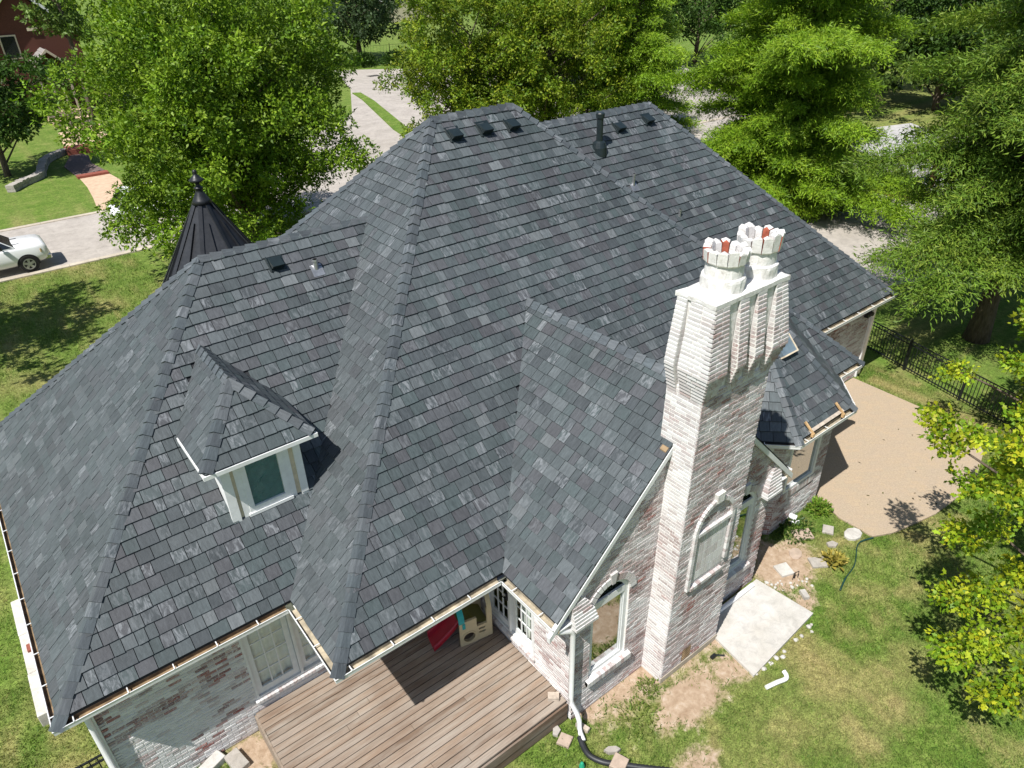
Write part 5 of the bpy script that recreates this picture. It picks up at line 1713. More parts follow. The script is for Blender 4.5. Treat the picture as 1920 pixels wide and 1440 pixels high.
    for sd in (-1, 1):
        m = MB()
        a = np.array([x_front - .34, yc + sd * hw * .985, zh - .40]); b = np.array([x_front - .02, yc + sd * hw * .62, zh - .46])
        m.prism([a, b, b + up3 * .17, a + up3 * .16], (.03, sd * .015, 0)); m.build('headlight', 'amber_lens', v)
        m = MB(); m.cbox((cx1 - .62, yc + sd * (hw + .10) - .09, zh + .06), (cx1 - .50, yc + sd * (hw + .10) + .09, zh + .26), .02); m.box((cx1 - .58, min(yc + sd * hw * .9, yc + sd * (hw + .1)), zh + .08), (cx1 - .54, max(yc + sd * hw * .9, yc + sd * (hw + .1)), zh + .12)); m.build('mirror', 'black_metal', v)
        m = MB(); m.box((cx1 - 1.05, yc + sd * (hw + .004) - .012, zh - .22), (cx1 - .90, yc + sd * (hw + .004) + .012, zh - .185)); m.build('door_handle', 'chrome', v)
    if pick:
        for sd in (-1, 1):
            m = MB(); m.box((x_front - 1.30, yc + sd * .46 - .03, zh + .012), (x_front - 1.02, yc + sd * .46 + .03, zh + .030)); m.build('hood_vent', 'rubber', v)
        m = MB(); m.box((x0 + .08, yc - hw * .82, zh - .02), (cx0 - .06, yc + hw * .82, zh + .03)); m.build('bed_cover', 'rubber', v)
    return v
vehicle('pickup_truck', 'white pickup truck parked at the near kerb', 2.42, 38.47, True)
vehicle('parked_car', 'white car half hidden behind the big tree on the street', 10.9, 42.6, False)

# ================================================================== NEIGHBOURS
nb_ = thing('brick_house', 'red brick neighbour house with grey roofs across the street', 'house', (6, 82, 0))
def nbox(name, lo, hi, mat, par=nb_):
    m = MB(); m.box(lo, hi); return m.build(name, mat, par)
nbox('wall', (-14, 82, 0), (5.2, 92, 7.0), 'red_brick_wall'); nbox('wall', (5.2, 80.5, 0), (13.2, 92, 6.6), 'red_brick_wall'); nbox('wall', (6.0, 78.0, 0), (6.5, 80.5, 3.8), 'red_brick_wall')
def gable_roof(par, x0, x1, y0, y1, ze, zr, axis, mat='grey_shingle', ov=.5, rows=0):
    m = MB(); th = .18
    if axis == 'y':
        xm = (x0 + x1) / 2
        a = [(x0 - ov, y0 - ov, ze), (xm, y0 - ov, zr), (xm, y1 + ov, zr), (x0 - ov, y1 + ov, ze)]; b = [(x1 + ov, y0 - ov, ze), (xm, y0 - ov, zr), (xm, y1 + ov, zr), (x1 + ov, y1 + ov, ze)]
    else:
        ym = (y0 + y1) / 2
        a = [(x0 - ov, y0 - ov, ze), (x1 + ov, y0 - ov, ze), (x1 + ov, ym, zr), (x0 - ov, ym, zr)]; b = [(x0 - ov, y1 + ov, ze), (x1 + ov, y1 + ov, ze), (x1 + ov, ym, zr), (x0 - ov, ym, zr)]
    m.prism(a, (0, 0, th)); m.prism(b, (0, 0, th))
    r_ = m.build('roof', mat, par)
    # shingle courses as raised strips on the slope that faces the camera
    q = [np.array(p) + np.array([0, 0, th + .004]) for p in a]
    e0, e1, r0_, r1_ = (q[0], q[3], q[1], q[2]) if axis == 'y' else (q[0], q[1], q[3], q[2])
    for i in range(rows):
        t0, t1 = i / rows, (i + .93) / rows
        m = MB(); A = e0 + (r0_ - e0) * t0; B = e1 + (r1_ - e1) * t0; C = e1 + (r1_ - e1) * t1; D = e0 + (r0_ - e0) * t1
        m.add([A + up3 * .05, B + up3 * .05, C, D, A, B], [(0, 1, 2, 3), (0, 4, 5, 1)]); m.build('shingle_course', mat, r_)
    return r_
gable_roof(nb_, -14, 5.2, 82, 92, 7.0, 11.5, 'x', rows=14)
r_ = gable_roof(nb_, 5.2, 13.2, 80.5, 92, 6.4, 10.6, 'y', rows=12)
m = MB(); m.prism([(5.3, 80.52, 6.4), (13.1, 80.52, 6.4), (9.2, 80.52, 10.4)], (0, .2, 0)); m.build('gable_wall', 'red_brick_wall', nb_)
for s in (-1, 1):
    m = MB(); m.prism([(9.2 + s * 4.5, 79.95, 6.25), (9.2 + s * 4.5, 79.95, 6.55), (9.2, 79.95, 10.8), (9.2, 79.95, 10.5)], (0, .12, 0)); m.build('rake_board', 'window_paint', nb_)
# porch gable, posts, window, steps
gable_roof(nb_, 8.7, 11.2, 77.9, 80.4, 4.35, 5.6, 'y', ov=.2, rows=5)
for s in (-1, 1):
    m = MB(); m.prism([(9.95 + s * 1.5, 77.6, 4.25), (9.95 + s * 1.5, 77.6, 4.5), (9.95, 77.6, 5.85), (9.95, 77.6, 5.6)], (0, .12, 0)); m.build('porch_rake', 'grey_wood', nb_)
m = MB(); m.prism([(8.7, 77.9, 4.1), (11.2, 77.9, 4.1), (11.2, 77.9, 4.35), (8.7, 77.9, 4.35)], (0, .2, 0)); m.build('porch_beam', 'cream_trim', nb_)
for x in (8.75, 9.55, 10.35, 11.05):
    nbox('porch_post', (x, 77.95, 0.8), (x + .16, 78.11, 4.1), 'grey_wood')
w_ = nbox('window', (7.1, 80.38, 5.0), (8.4, 80.5, 6.9), 'cream_trim'); nbox('pane', (7.22, 80.34, 5.12), (8.28, 80.375, 6.78), 'car_glass', w_)
nbox('lintel', (9.4, 80.36, 7.1), (10.2, 80.5, 7.35), 'cream_trim')
nbox('door', (9.5, 80.35, 1.0), (10.5, 80.5, 3.2), 'gutter_rust')
for i in range(5):
    nbox('step', (8.4, 72.5 + i * 1.1, 0.0), (11.6, 73.6 + i * 1.1, .18 * (i + 1)), 'dark_paver' if i % 2 else 'tan_path')
# front walk and low stone wall
sheet('front_walk', [(5.95, 46.45), (7.4, 46.45), (8.2, 49.5), (8.6, 53), (8.4, 55.3), (6.6, 55.0), (6.55, 52.5), (6.3, 49.5)], 0.014, 'tan_path', 'tan stone front walk of the brick house', 'path')
sheet('paver_landing', [(6.55, 55.6), (8.4, 55.9), (8.1, 59), (8.6, 62.4), (7.4, 62.6), (6.4, 59.2)], 0.05, 'dark_paver', 'dark paver landing on the front walk', 'path', 0.05)
sheet('upper_walk', [(7.6, 66), (11, 66), (11.5, 72.4), (8.2, 72.4)], 0.016, 'tan_path', 'upper tan walk below the porch steps', 'path')
m = MB(); m.box((6.5, 55.0, -.02), (8.4, 55.6, .16)); tag(m.build('brick_step', 'brick_red'), 'low red brick step across the front walk', 'step')
m = MB(); m.box((7.3, 62.6, -.02), (10.2, 64.2, .40)); tag(m.build('brick_step', 'brick_red'), 'wide red brick step at the end of the stone wall', 'step')
wl = thing('stone_wall', 'low curved dry stone wall on the neighbour lawn', 'wall', (5, 60, 0))
pth = smooth_path([(2.6, 54.6, 0), (3.4, 55.8, 0), (4.6, 57.2, 0), (5.0, 59.0, 0), (5.6, 61.4, 0), (6.6, 63.0, 0), (7.3, 63.6, 0)], 7)
for i in range(len(pth) - 1):
    for lay in range(2):
        a, b = pth[i], pth[i + 1]; d = (b - a) / np.linalg.norm(b - a); n = np.array([-d[1], d[0], 0])
        m = MB(); m.pbox(a - n * (.26 + random.uniform(0, .06)) + up3 * lay * .2, (b - a) * .94, n * .5, up3 * (.19 + random.uniform(-.02, .03))); m.build('wall_stone', 'stone', wl)
# garage house on the right
gh = thing('garage_house', 'low garage building with grey shingle roof behind the right cypress', 'house', (52, 19, 0))
nbox('wall', (44.0, 9.5, 0), (56, 18.0, 2.6), 'red_brick_wall', gh)
m = MB(); A, B, C, D = (43.4, 8.8, 2.6), (43.4, 18.6, 2.6), (50.0, 15.5, 4.9), (50.0, 12, 4.9)
m.prism([A, B, C, D], (0, 0, .15)); m.prism([(56.6, 8.8, 2.6), (56.6, 18.6, 2.6), C, D], (0, 0, .15)); m.prism([A, (56.6, 8.8, 2.6), D], (0, 0, .15)); m.prism([B, (56.6, 18.6, 2.6), C], (0, 0, .15)); gr_ = m.build('roof', 'grey_shingle', gh)
for i in range(16):
    t0, t1 = i / 16, (i + .92) / 16
    A_, B_, C_, D_ = (np.array(p) + up3 * .16 for p in (A, B, C, D))
    m = MB(); m.add([A_ + (D_ - A_) * t0 + up3 * .04, B_ + (C_ - B_) * t0 + up3 * .04, B_ + (C_ - B_) * t1, A_ + (D_ - A_) * t1], [(0, 1, 2, 3)]); m.build('shingle_course', 'grey_shingle', gr_)
nbox('fascia', (43.28, 8.7, 2.5), (43.38, 18.7, 2.75), 'white_paint', gh); nbox('fascia', (43.4, 18.61, 2.5), (56.6, 18.7, 2.75), 'white_paint', gh)
for y0 in (10.2, 14.2):
    d_ = nbox('garage_door', (43.93, y0, 0.05), (43.995, y0 + 3.4, 2.25), 'white_paint', gh)
    for j in range(3):
        nbox('door_groove', (43.915, y0 + .03, .55 + j * .55), (43.925, y0 + 3.37, .58 + j * .55), 'grey_metal', d_)
# tiny far building
fb = thing('far_cottage', 'small tan building with white edged roof far behind the trees', 'building', (84, 146, 0))
nbox('wall', (78, 141, 0), (90, 150, 4.0), 'cream_trim', fb); gable_roof(fb, 78, 90, 141, 150, 4.0, 7.5, 'y', 'grey_shingle'); nbox('fascia', (77.3, 140.3, 3.8), (77.45, 150.7, 4.15), 'white_paint', fb)
# drain grate in the side street
m = MB()
for i in range(7):
    m.box((41.6 + i * .2, 80.0, 0.018), (41.7 + i * .2, 81.0, 0.04))
tag(m.build('drain_grate', 'black_metal'), 'dark iron grate in the concrete of the side street', 'grate')

# ================================================================== FOLIAGE
def unit(a):
    return a / (np.linalg.norm(a, axis=-1, keepdims=True) + 1e-9)
def mesh_np(name, V, loops, starts, totals, tint, mat, parent=None):
    me = bpy.data.meshes.new(name)
    me.vertices.add(len(V)); me.vertices.foreach_set('co', V.astype(np.float32).ravel())
    me.loops.add(len(loops)); me.loops.foreach_set('vertex_index', loops.astype(np.int32))
    me.polygons.add(len(starts)); me.polygons.foreach_set('loop_start', starts.astype(np.int32)); me.polygons.foreach_set('loop_total', totals.astype(np.int32))
    me.update(calc_edges=True)
    a = me.attributes.new('tint', 'FLOAT_COLOR', 'FACE')
    arr = np.ones((len(starts), 4), np.float32); arr[:, :3] = tint
    a.data.foreach_set('color', arr.ravel())
    me.materials.append(MAT[mat])
    o = bpy.data.objects.new(name, me); COL.objects.link(o)
    if parent is not None:
        o.parent = parent; o.matrix_parent_inverse = parent_inv(parent)
    return o
LEAF = {'oval': [(0, 0, 0), (.38, .5, .06), (1, 0, -.04), (.38, -.5, .06)],
        'needle': [(0, .15, 0), (.5, .5, .02), (1, 0, -.10), (.5, -.5, .02)],
        'star': [(0, 0, 0), (.05, .42, .02), (.34, .34, .05), (.46, .62, -.02), (.66, .26, .03), (1.0, 0, -.05), (.66, -.26, .03), (.46, -.62, -.02), (.34, -.34, .05), (.05, -.42, .02)],
        'blade': [(0, .5, 0), (1, 0, 0), (0, -.5, 0)],
        'sliver': [(0, .35, 0), (.45, -.5, .03), (1, .1, -.06)]}
def leaves(name, P, D, Nn, L, Wd, tint, mat='leaf', parent=None, shape='oval'):
    D = unit(D); S = unit(np.cross(D, Nn)); U_ = np.cross(S, D)
    pr = np.array(LEAF[shape])
    k = len(pr)
    V = P[:, None, :] + D[:, None, :] * (pr[None, :, 0, None] * L[:, None, None]) + S[:, None, :] * (pr[None, :, 1, None] * Wd[:, None, None]) + U_[:, None, :] * (pr[None, :, 2, None] * L[:, None, None])
    n = len(P)
    return mesh_np(name, V.reshape(-1, 3), np.arange(n * k), np.arange(n) * k, np.full(n, k), tint, mat, parent)
def rdir(rng, n):
    return unit(rng.normal(size=(n, 3)))
def pick_tints(rng, n, cols, var=.22, ids=None):
    cols = np.array(cols)
    i = rng.integers(0, len(cols), n) if ids is None else ids % len(cols)
    j = rng.integers(0, len(cols), n)
    f = rng.uniform(0, .5, (n, 1))
    c = cols[i] * (1 - f) + cols[j] * f
    return np.clip(c * rng.uniform(1 - var, 1 + var, (n, 1)), 0, 1)

def limb(m, a, b, r0, r1, rng, sag=0.0, n=6, seg=6):
    a = np.array(a, float); b = np.array(b, float)
    mid = (a + b) / 2 + rng.normal(size=3) * np.linalg.norm(b - a) * .06 + np.array([0, 0, sag])
    pts = [(1 - t_) ** 2 * a + 2 * t_ * (1 - t_) * mid + t_ ** 2 * b for t_ in np.linspace(0, 1, n)]
    m.tube(pts, list(np.linspace(r0, r1, n)), seg)
    return pts
def broadleaf(name, label, base, H, cz, rx, rz, nclump, ntuft, per, ll, cols, seed, trunk_r=.25, shape='oval', flat=.55, group=None, lean=(0, 0), cat='tree', zmin=.6, mask=None, wr=.5, tuft_r=None, crk=.62, extra=None):
    rng = np.random.default_rng(seed)
    bx, by = base
    tr = thing(name, label, cat, (bx, by, 0), group)
    C = np.array([bx + lean[0], by + lean[1], cz])
    d = rdir(rng, nclump * 4)
    lob = 1 + .26 * np.sin(d[:, 0] * 4.1 + seed) * np.cos(d[:, 1] * 3.7 + seed * 2) + .16 * np.sin(d[:, 2] * 7 + d[:, 0] * 6)
    r_ = rng.uniform(0.04, 1, nclump * 4) ** .50 * lob
    cc = C + d * r_[:, None] * np.array([rx, rx, rz])
    cc = cc[cc[:, 2] > zmin]
    if mask is not None: cc = cc[mask(cc)]
    # keep clumps apart so gaps stay open
    keep = []
    md_ = rx * 1.55 / nclump ** (1 / 3)
    for p in cc:
        if all(np.sum((p - q) ** 2) > (md_ * .42) ** 2 for q in keep):
            keep.append(p)
        if len(keep) >= nclump: break
    cc = np.array(keep)
    if extra is not None: cc = np.concatenate([cc, np.array(extra, float)])
    # wood
    m = MB()
    top = np.array([bx + lean[0] * .6, by + lean[1] * .6, min(H * .72, cz + rz * .35)])
    tp = limb(m, (bx, by, -.1), top, trunk_r, trunk_r * .35, rng, 0, 9, 9)
    m.build('trunk', 'bark', tr, True)
    m = MB()
    for pi, p in enumerate(cc):
        if pi % 3: continue
        zt = np.clip(p[2] - np.hypot(p[0] - bx, p[1] - by) * .55, H * .12, top[2])
        f = np.clip(zt / top[2], 0, 1); a = tp[int(f * (len(tp) - 1))]
        limb(m, a, p, trunk_r * .22 * (1.1 - .6 * f) + .02, .018, rng, .12 * rx * .3, 5, 5)
    m.build('limbs', 'bark', tr)
    # tufts of leaves
    cr = md_ * crk
    nt = len(cc) * ntuft
    ci = np.repeat(np.arange(len(cc)), ntuft)
    td = rdir(rng, nt) * (rng.uniform(.05, 1, nt) ** .45)[:, None]
    T = cc[ci] + td * np.array([cr, cr, cr * flat]) * rng.uniform(.75, 1.25, (nt, 1))
    ok_ = T[:, 2] > (zmin * .6 if extra is None else .5)
    T = T[ok_]; ci = ci[ok_]; co = unit(T - cc[ci]); nt = len(T)
    ct = rng.uniform(.78, 1.22, (len(cc), 1))[ci]
    out = unit(T - C)
    out[:, 2] += .25
    n = nt * per
    ti = np.repeat(np.arange(nt), per)
    dd = unit(out[ti] * .4 + co[ti] * .4 + rng.normal(size=(n, 3)) * .75)
    nn = unit(np.array([0, 0, 1.0]) * .45 + co[ti] * .85 + rng.normal(size=(n, 3)) * .42 + out[ti] * .2)
    rt = ll * .55 if tuft_r is None else tuft_r
    P = T[ti] + dd * rng.uniform(0, rt, (n, 1)) + rng.normal(size=(n, 3)) * rt * .35
    Ls = ll * rng.uniform(.7, 1.25, n)
    tt = (pick_tints(rng, nt, cols, .2) * ct)[ti] * rng.uniform(.82, 1.2, (n, 1))
    leaves('crown', P, dd, nn, Ls, Ls * wr, tt, 'leaf', tr, shape)
    return tr
def cypress(name, label, base, H, rmax, z0, nb, cols, seed, ll=.34, group=None, dens=1.0, trunk_r=.28, droop=.16, lean=(0, 0), hang=.05):
    rng = np.random.default_rng(seed)
    bx, by = base
    tr = thing(name, label, 'tree', (bx, by, 0), group)
    m = MB()
    pts = [np.array([bx + lean[0] * t_ + .12 * math.sin(t_ * 5 + seed), by + lean[1] * t_ + .1 * math.cos(t_ * 4), -.1 + H * t_]) for t_ in np.linspace(0, 1, 12)]
    m.tube(pts, list(np.linspace(trunk_r, .03, 12) * np.array([1.5, 1.1] + [1] * 10)), 9)
    m.build('trunk', 'bark', tr, True)
    m = MB()
    Ps = []; Ds = []; Ids = []
    for b in range(nb):
        f = (b + rng.uniform(0, 1)) / nb
        z = z0 + (H - z0) * f ** 1.05 * .97
        az = b * 2.39996 + rng.uniform(-.4, .4)
        R_ = rmax * (1 - f) ** .62 * (0.50 + .62 * rng.uniform() ** 1.3) * (1 + .22 * math.sin(az * 3 + f * 9 + seed)) * (1.0 if f > .12 else .75 + f * 2)
        R_ = max(R_, .35)
        h = np.array([math.cos(az), math.sin(az), 0])
        c0 = pts[0] + (pts[-1] - pts[0]) * ((z + .1) / (H + .1)); c0[2] = z
        rise = rng.uniform(.0, .28) * (1 if f > .25 else .4)
        def at(t_):
            return c0 + h * R_ * t_ + np.array([0, 0, 1]) * R_ * (rise * t_ - droop * t_ * t_)
        bp = [at(t_) for t_ in np.linspace(0, 1, 6)]
        m.tube(bp, list(np.linspace(.03 + .035 * R_ / rmax, .01, 6)), 5)
        nseg = max(3, int(R_ * 4.2 * dens))
        side = np.array([-h[1], h[0], 0])
        for s in range(nseg):
            t_ = .14 + .86 * (s + rng.uniform(0, 1)) / nseg
            p = at(t_)
            tw = (R_ * .34 + .30) * (1 - .45 * t_) * rng.uniform(.6, 1.25)
            for sg in (-1, 1, 0):
                q = unit((side * sg * rng.uniform(.5, 1.0) + h * rng.uniform(.35, .9) + np.array([0, 0, rng.uniform(-.30, .12)]))[None])[0]
                nl = max(4, int(tw * 13 * dens))
                tt = rng.uniform(.0, 1, nl)
                pp = p + q * (tt * tw)[:, None] + np.array([0, 0, -1]) * (droop * .75 * tw * tt ** 2)[:, None] + rng.normal(size=(nl, 3)) * .12
                Ps.append(pp)
                sp = rng.normal(size=(nl, 3)) * .62
                sp[:, 2] -= hang
                Ds.append(unit(q[None] * .85 + sp)); Ids.append(np.full(nl, len(Ids)))
    m.build('limbs', 'bark', tr)
    P = np.concatenate(Ps); D = np.concatenate(Ds); I = np.concatenate(Ids)
    n = len(P)
    rad = P - np.array([bx, by, 0]); rad[:, 2] = 0
    nn = unit(np.array([0, 0, 1.0]) * .8 + unit(rad) * .7 + rng.normal(size=(n, 3)) * .45)
    Ls = ll * rng.uniform(.6, 1.3, n)
    base_t = pick_tints(rng, I.max() + 1, cols, .22)[I] * rng.uniform(.85, 1.18, (n, 1))
    leaves('crown', P, D, nn, Ls, Ls * .26, base_t, 'leaf', tr, 'sliver')
    return tr

OAK = [(0.105, 0.195, 0.012), (0.140, 0.240, 0.015), (0.180, 0.285, 0.020), (0.075, 0.150, 0.012), (0.235, 0.335, 0.030)]
OAK2 = [(0.105, 0.185, 0.012), (0.150, 0.230, 0.014), (0.195, 0.260, 0.018), (0.075, 0.14, 0.012), (0.24, 0.28, 0.022)]
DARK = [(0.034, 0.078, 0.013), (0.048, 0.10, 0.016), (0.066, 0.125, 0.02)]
CYP = [(0.150, 0.265, 0.014), (0.195, 0.315, 0.018), (0.110, 0.205, 0.012), (0.24, 0.345, 0.024)]
CYP2 = [(0.115, 0.205, 0.022), (0.155, 0.250, 0.028), (0.085, 0.160, 0.018), (0.20, 0.270, 0.036)]
MAPLE = [(0.27, 0.35, 0.016), (0.34, 0.39, 0.018), (0.18, 0.29, 0.016), (0.40, 0.39, 0.022), (0.12, 0.23, 0.016), (0.15, 0.26, 0.016)]
GREY = [(0.055, 0.095, 0.035), (0.070, 0.115, 0.045), (0.042, 0.075, 0.028)]
MID = [(0.10, 0.165, 0.03), (0.135, 0.20, 0.042), (0.078, 0.135, 0.026)]

broadleaf('oak_tree', 'big dense green oak in the front yard left of the main roof', (10.5, 34.3), 12.5, 6.5, 5.9, 5.9, 260, 58, 10, .175, OAK, 101, .38, zmin=1.3, wr=.50, flat=.8, crk=.66, tuft_r=.16, extra=[(5.5, 34.2, 2.2), (5.0, 33.0, 2.7), (6.3, 32.2, 2.2), (6.9, 34.8, 2.3), (5.7, 36.0, 2.8), (6.6, 31.4, 2.8), (7.6, 30.8, 2.6), (6.1, 33.4, 3.6), (7.5, 32.4, 3.4), (8.5, 30.2, 3.0)])
broadleaf('oak_tree', 'bright green oak rising behind the main roof ridge', (29.6, 42.4), 12.5, 5.4, 4.9, 6.0, 180, 46, 9, .20, OAK2, 102, .3, zmin=.3, flat=.8, crk=.68, tuft_r=.17)
broadleaf('oak_tree', 'green oak between the first oak and the tall cypress behind the ridge', (34.8, 41.0), 13, 5.8, 5.8, 6.2, 190, 46, 9, .20, OAK2, 103, .3, zmin=.3, flat=.8, crk=.68, tuft_r=.17)
cypress('cypress_tree', 'tall cypress behind the ridge beside the vent stack', (40.6, 38.2), 16, 5.4, .4, 120, CYP, 104, .27, dens=1.7)
cypress('cypress_tree', 'broad bright green cypress right of the main roof', (34.8, 21.5), 17.5, 6.5, .5, 170, CYP, 105, .22, dens=2.35)
cypress('cypress_tree', 'drooping cypress with visible trunk at the right edge beyond the fence', (27.1, 7.9), 17, 5.1, 3.3, 165, CYP2, 106, .185, droop=.26, trunk_r=.30, dens=2.35, hang=.15)
cypress('cypress_tree', 'second drooping cypress in front of the garage roof', (37.0, 10.6), 17, 4.6, 1.6, 110, CYP2, 115, .24, droop=.3, dens=1.5, hang=.15)
broadleaf('grey_tree', 'grey green multi stemmed tree beyond the side street', (47.4, 93.2), 13, 7.0, 7.4, 5.6, 90, 26, 7, .42, GREY, 107, .35, zmin=2.5)
broadleaf('dark_tree', 'dark green tree on the neighbour lawn at the left edge', (3.0, 59.3), 9, 5.0, 4.4, 2.8, 80, 24, 8, .28, DARK, 108, .22, zmin=2.4)
broadleaf('young_oak', 'light green tree in front of the red brick house gable', (10.8, 70.5), 15, 10.2, 2.9, 3.4, 40, 20, 8, .30, MID, 109, .25, zmin=6)
broadleaf('street_tree', 'leafy tree left of the front lawn that shades the grass by the truck', (-4.6, 31.0), 10, 6.6, 3.6, 3.2, 70, 22, 8, .28, OAK, 110, .25, zmin=3.0)
far = [((64, 62), 12, 6.2, 6.5, DARK, 'dark tree behind the drive beside the tall cypress'), ((74, 60), 14, 7, 7, DARK, 'dark tree second from the tall cypress at the top'), ((86, 56), 14, 7, 7.5, DARK, 'dark tree behind the broad cypress top'),
       ((60, 34), 13, 6.5, 6.0, MID, 'pale green small leaved tree between the two right cypresses'), ((72, 36), 13, 6.5, 6.5, DARK, 'dark tree behind the pale small leaved tree'),
       ((66, 28), 12, 5.5, 5.0, DARK, 'dark tree at the end of the pale apron'), ((62, 12), 13, 6.5, 6.5, MID, 'green tree behind the garage roof'), ((76, 20), 15, 7.5, 8, MID, 'large green tree at the top right corner'),
       ((90, 38), 16, 8, 9, MID, 'big far tree above the garage'), ((52, 58), 12, 6, 6, OAK2, 'green tree above the oak behind the ridge'), ((58, 72), 14, 7, 7, OAK, 'far green tree behind the tall cypress'),
       ((20, 84), 14, 7, 6.5, OAK, 'green tree behind the big oak near the brick house'), ((31, 92), 13, 7, 6.5, OAK, 'green tree behind the big oak top')]
for i, (b, H, cz, r_, cols, lab) in enumerate(far):
    broadleaf('background_tree', lab, b, H, cz, r_, cz * .86, 84, 26, 7, .38, cols, 200 + i, .3, zmin=.5, group='trees in the background')
# yellow green maples hanging in from the right
EXTRA = [(10.85, 1.9, 1.9), (11.4, 1.65, 2.0), (12.0, 1.4, 2.2), (11.6, 2.35, 2.3), (12.1, 2.1, 2.4), (12.7, 1.8, 2.6), (12.8, 2.9, 2.7), (13.3, 2.6, 2.8), (13.9, 3.3, 3.1), (14.4, 3.0, 3.1), (11.0, 1.15, 1.4), (11.6, .9, 1.6), (15.2, 3.9, 3.4)]
broadleaf('maple_tree', 'yellow green maple overhanging the lawn at the lower right', (14.6, 1.0), 7.5, 5.1, 3.1, 2.0, 56, 50, 7, .10, MAPLE, 301, .16, 'star', .22, zmin=3.3, wr=.62, tuft_r=.13, crk=.30, extra=EXTRA)
broadleaf('maple_tree', 'yellow green maple beside the patio at the right edge', (21.8, 3.1), 6.5, 3.4, 3.0, 2.9, 72, 40, 7, .118, MAPLE, 302, .14, 'star', .45, zmin=.9, wr=.62, tuft_r=.15, crk=.40)
# low planting
def bush(name, label, c, r, h, n, cols, seed, ll=.09, cat='plant', shape='oval'):
    rng = np.random.default_rng(seed)
    d = rdir(rng, n); d[:, 2] = np.abs(d[:, 2])
    P = np.array([c[0], c[1], 0.02]) + d * np.array([r, r, h]) * (rng.uniform(.1, 1, (n, 1)) ** .5)
    dd = unit(d + rng.normal(size=(n, 3)) * .6 + np.array([0, 0, .3])); nn = unit(np.array([0, 0, 1.]) + rng.normal(size=(n, 3)) * .5)
    Ls = ll * rng.uniform(.6, 1.4, n)
    o = leaves(name, P, dd, nn, Ls, Ls * .45, pick_tints(rng, n, cols), 'leaf', None, shape)
    tag(o, label, cat)
    return o
bush('weed_clump', 'leafy weed clump in the corner of bay wall and patio', (14.5, 6.42), .36, .22, 420, [(0.10, 0.22, 0.02), (0.16, 0.26, 0.03), (0.2, 0.24, 0.04)], 401)
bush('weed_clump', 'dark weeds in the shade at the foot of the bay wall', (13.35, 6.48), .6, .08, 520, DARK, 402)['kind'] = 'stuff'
bush('yellow_plant', 'yellow straw coloured plant tuft beside the beige paver', (13.16, 5.14), .22, .16, 150, [(0.45, 0.36, 0.08), (0.36, 0.30, 0.06), (0.25, 0.24, 0.05)], 403, .16, 'plant', 'needle')
bush('low_weeds', 'patch of broad leaved weeds on bare earth below the arched window', (6.75, 5.25), .50, .05, 260, [(0.12, 0.18, 0.03), (0.18, 0.2, 0.05)], 404, .06)
bush('low_weeds', 'small weeds in bare earth beside the chimney foot', (7.35, 5.55), .25, .06, 160, [(0.12, 0.18, 0.03), (0.16, 0.2, 0.05)], 405, .06)
bush('shrub', 'round green shrub in the mulch bed beside the pale apron', (42.2, 18.9), 1.1, 1.2, 1800, MID, 406, .2, 'shrub')
sheet('mulch_bed', [(40.6, 17.6), (42.4, 16.9), (43.6, 18.2), (43.2, 20.4), (41.2, 20.2)], 0.03, 'mulch', 'red mulch bed by the drive', 'mulch bed', .03)
for i, (hx, hy) in enumerate([(42.5, 91.2), (45.5, 89.3), (49, 87.2), (52.5, 85.2)]):
    bush('hedge', ['dark hedge left of the grey tree', 'dark hedge under the grey tree trunk', 'dark hedge right of the grey tree', 'dark hedge farthest right at the side street'][i], (hx, hy), 2.0, 1.5, 1600, DARK, 410 + i, .3, 'hedge')

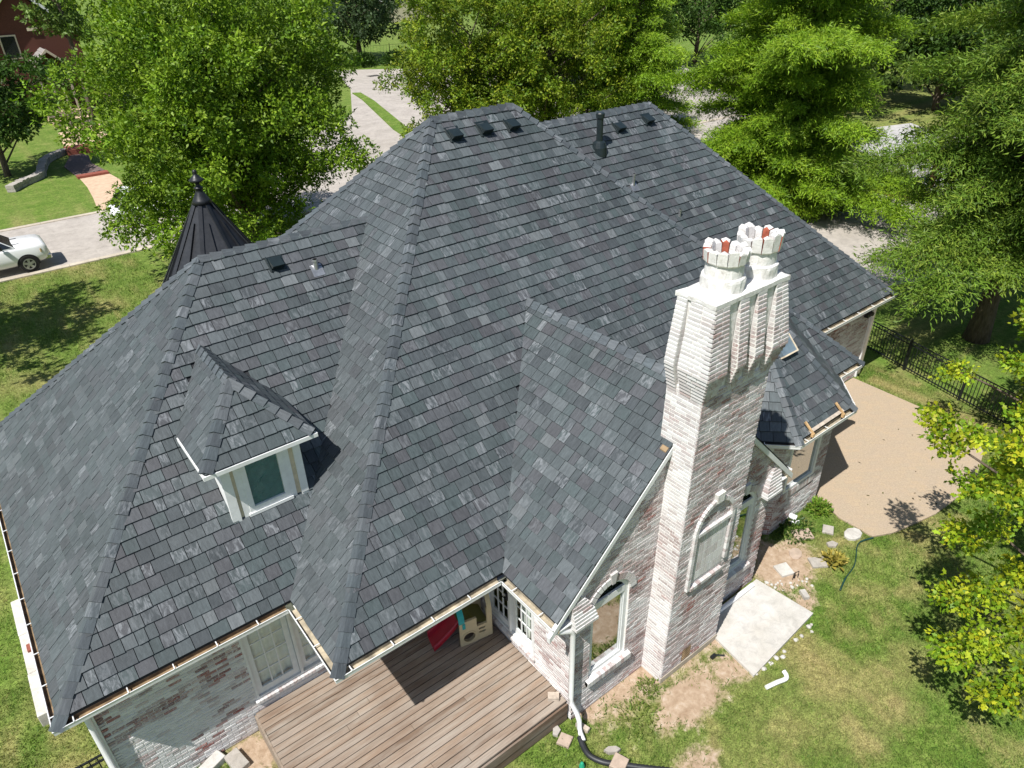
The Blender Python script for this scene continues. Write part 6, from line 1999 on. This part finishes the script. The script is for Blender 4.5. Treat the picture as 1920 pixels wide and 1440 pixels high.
# grass blades where the lawn is near enough to show them
def grass_zone(name, label, x0, x1, y0, y1, n, h, seed):
    rng = np.random.default_rng(seed)
    x = rng.uniform(x0, x1, n); y = rng.uniform(y0, y1, n)
    ok = ~((x > -1.3) & (x < 5.75) & (y > 6.0) & (y < 20)) | ((x < 1.05) & (y < 9.45))
    ok &= ~((x > 5.72) & (x < 11.25) & (y > 5.98)) & ~((x > 11.2) & (y > 7.6) & (x < 16.65)) & ~((x > 16.6) & (x < 21.4) & (y > 9.3) & (y < 20))
    ok &= ~((x > 7.58) & (x < 9.34) & (y > 5.46) & (y < 6.1)) & ~((x > 11.2) & (x < 15.8) & (y > 6.55 + np.abs(x - 13.75) * 0) & (y < 7.7) & (np.abs(x - 13.75) < 1.0 + (y - 6.55)))
    ok &= ~inpoly(x, y, PATIO) & ~inpoly(x, y, SLAB) & ~((x > -2.15) & (x < -1.2) & (y > 12.1))
    ok &= ~((x > 2.4) & (x < 6.9) & (y > 17) & (y < 21.6))
    dn = np.clip(1.15 - dirt_at(x, y) * 1.35 - .25 * dry_at(x, y), 0.0, 1) * np.clip(.55 + .9 * (fbm(x, y, 2.2, 71) - .3), .2, 1)
    ok &= rng.uniform(0, 1, n) < dn
    x = x[ok]; y = y[ok]; k = len(x)
    P = np.stack([x, y, np.full(k, -.015)], 1)
    D = unit(np.stack([rng.normal(size=k) * .55, rng.normal(size=k) * .55, np.ones(k)], 1))
    nn = rdir(rng, k)
    dry = np.clip(dry_at(x, y) + rng.normal(size=k) * .18, 0, 1)[:, None]
    g = pick_tints(rng, k, [(0.075, 0.165, 0.020), (0.115, 0.215, 0.028), (0.050, 0.115, 0.016), (0.16, 0.235, 0.044)], .30)
    st = np.array([0.38, 0.31, 0.14])
    Ls = h * rng.uniform(.5, 1.4, k) * (1 - .35 * dry[:, 0])
    o = leaves(name, P, D, nn, Ls, np.full(k, .017), g * (1 - dry * .8) + st * dry * .8, 'grass_blade', None, 'blade')
    return tag(o, label, 'grass', kind='stuff')
grass_zone('grass', 'short grass of the back lawn', -4.5, 22.5, -.2, 13.4, 420000, .085, 501)
grass_zone('grass', 'short grass of the front lawn', -6.0, 9.0, 13.4, 38.0, 150000, .12, 502)
# leaf litter on the patio
rng = np.random.default_rng(77)
n = 20
x = rng.uniform(15.2, 20, n); y = rng.uniform(4.6, 7.4, n); ok = inpoly(x, y, PATIO)
x = x[ok]; y = y[ok]; n = len(x)
tag(leaves('leaf_litter', np.stack([x, y, np.full(n, .036)], 1), unit(np.stack([rng.normal(size=n), rng.normal(size=n), np.full(n, .1)], 1)), unit(np.array([0, 0, 1.]) + rng.normal(size=(n, 3)) * .2), rng.uniform(.04, .10, n), rng.uniform(.02, .05, n), pick_tints(rng, n, [(0.10, 0.08, 0.03), (0.07, 0.05, 0.03), (0.12, 0.13, 0.04)]), 'leaf'), 'few dry leaves scattered over the tan patio', 'leaves', kind='stuff')
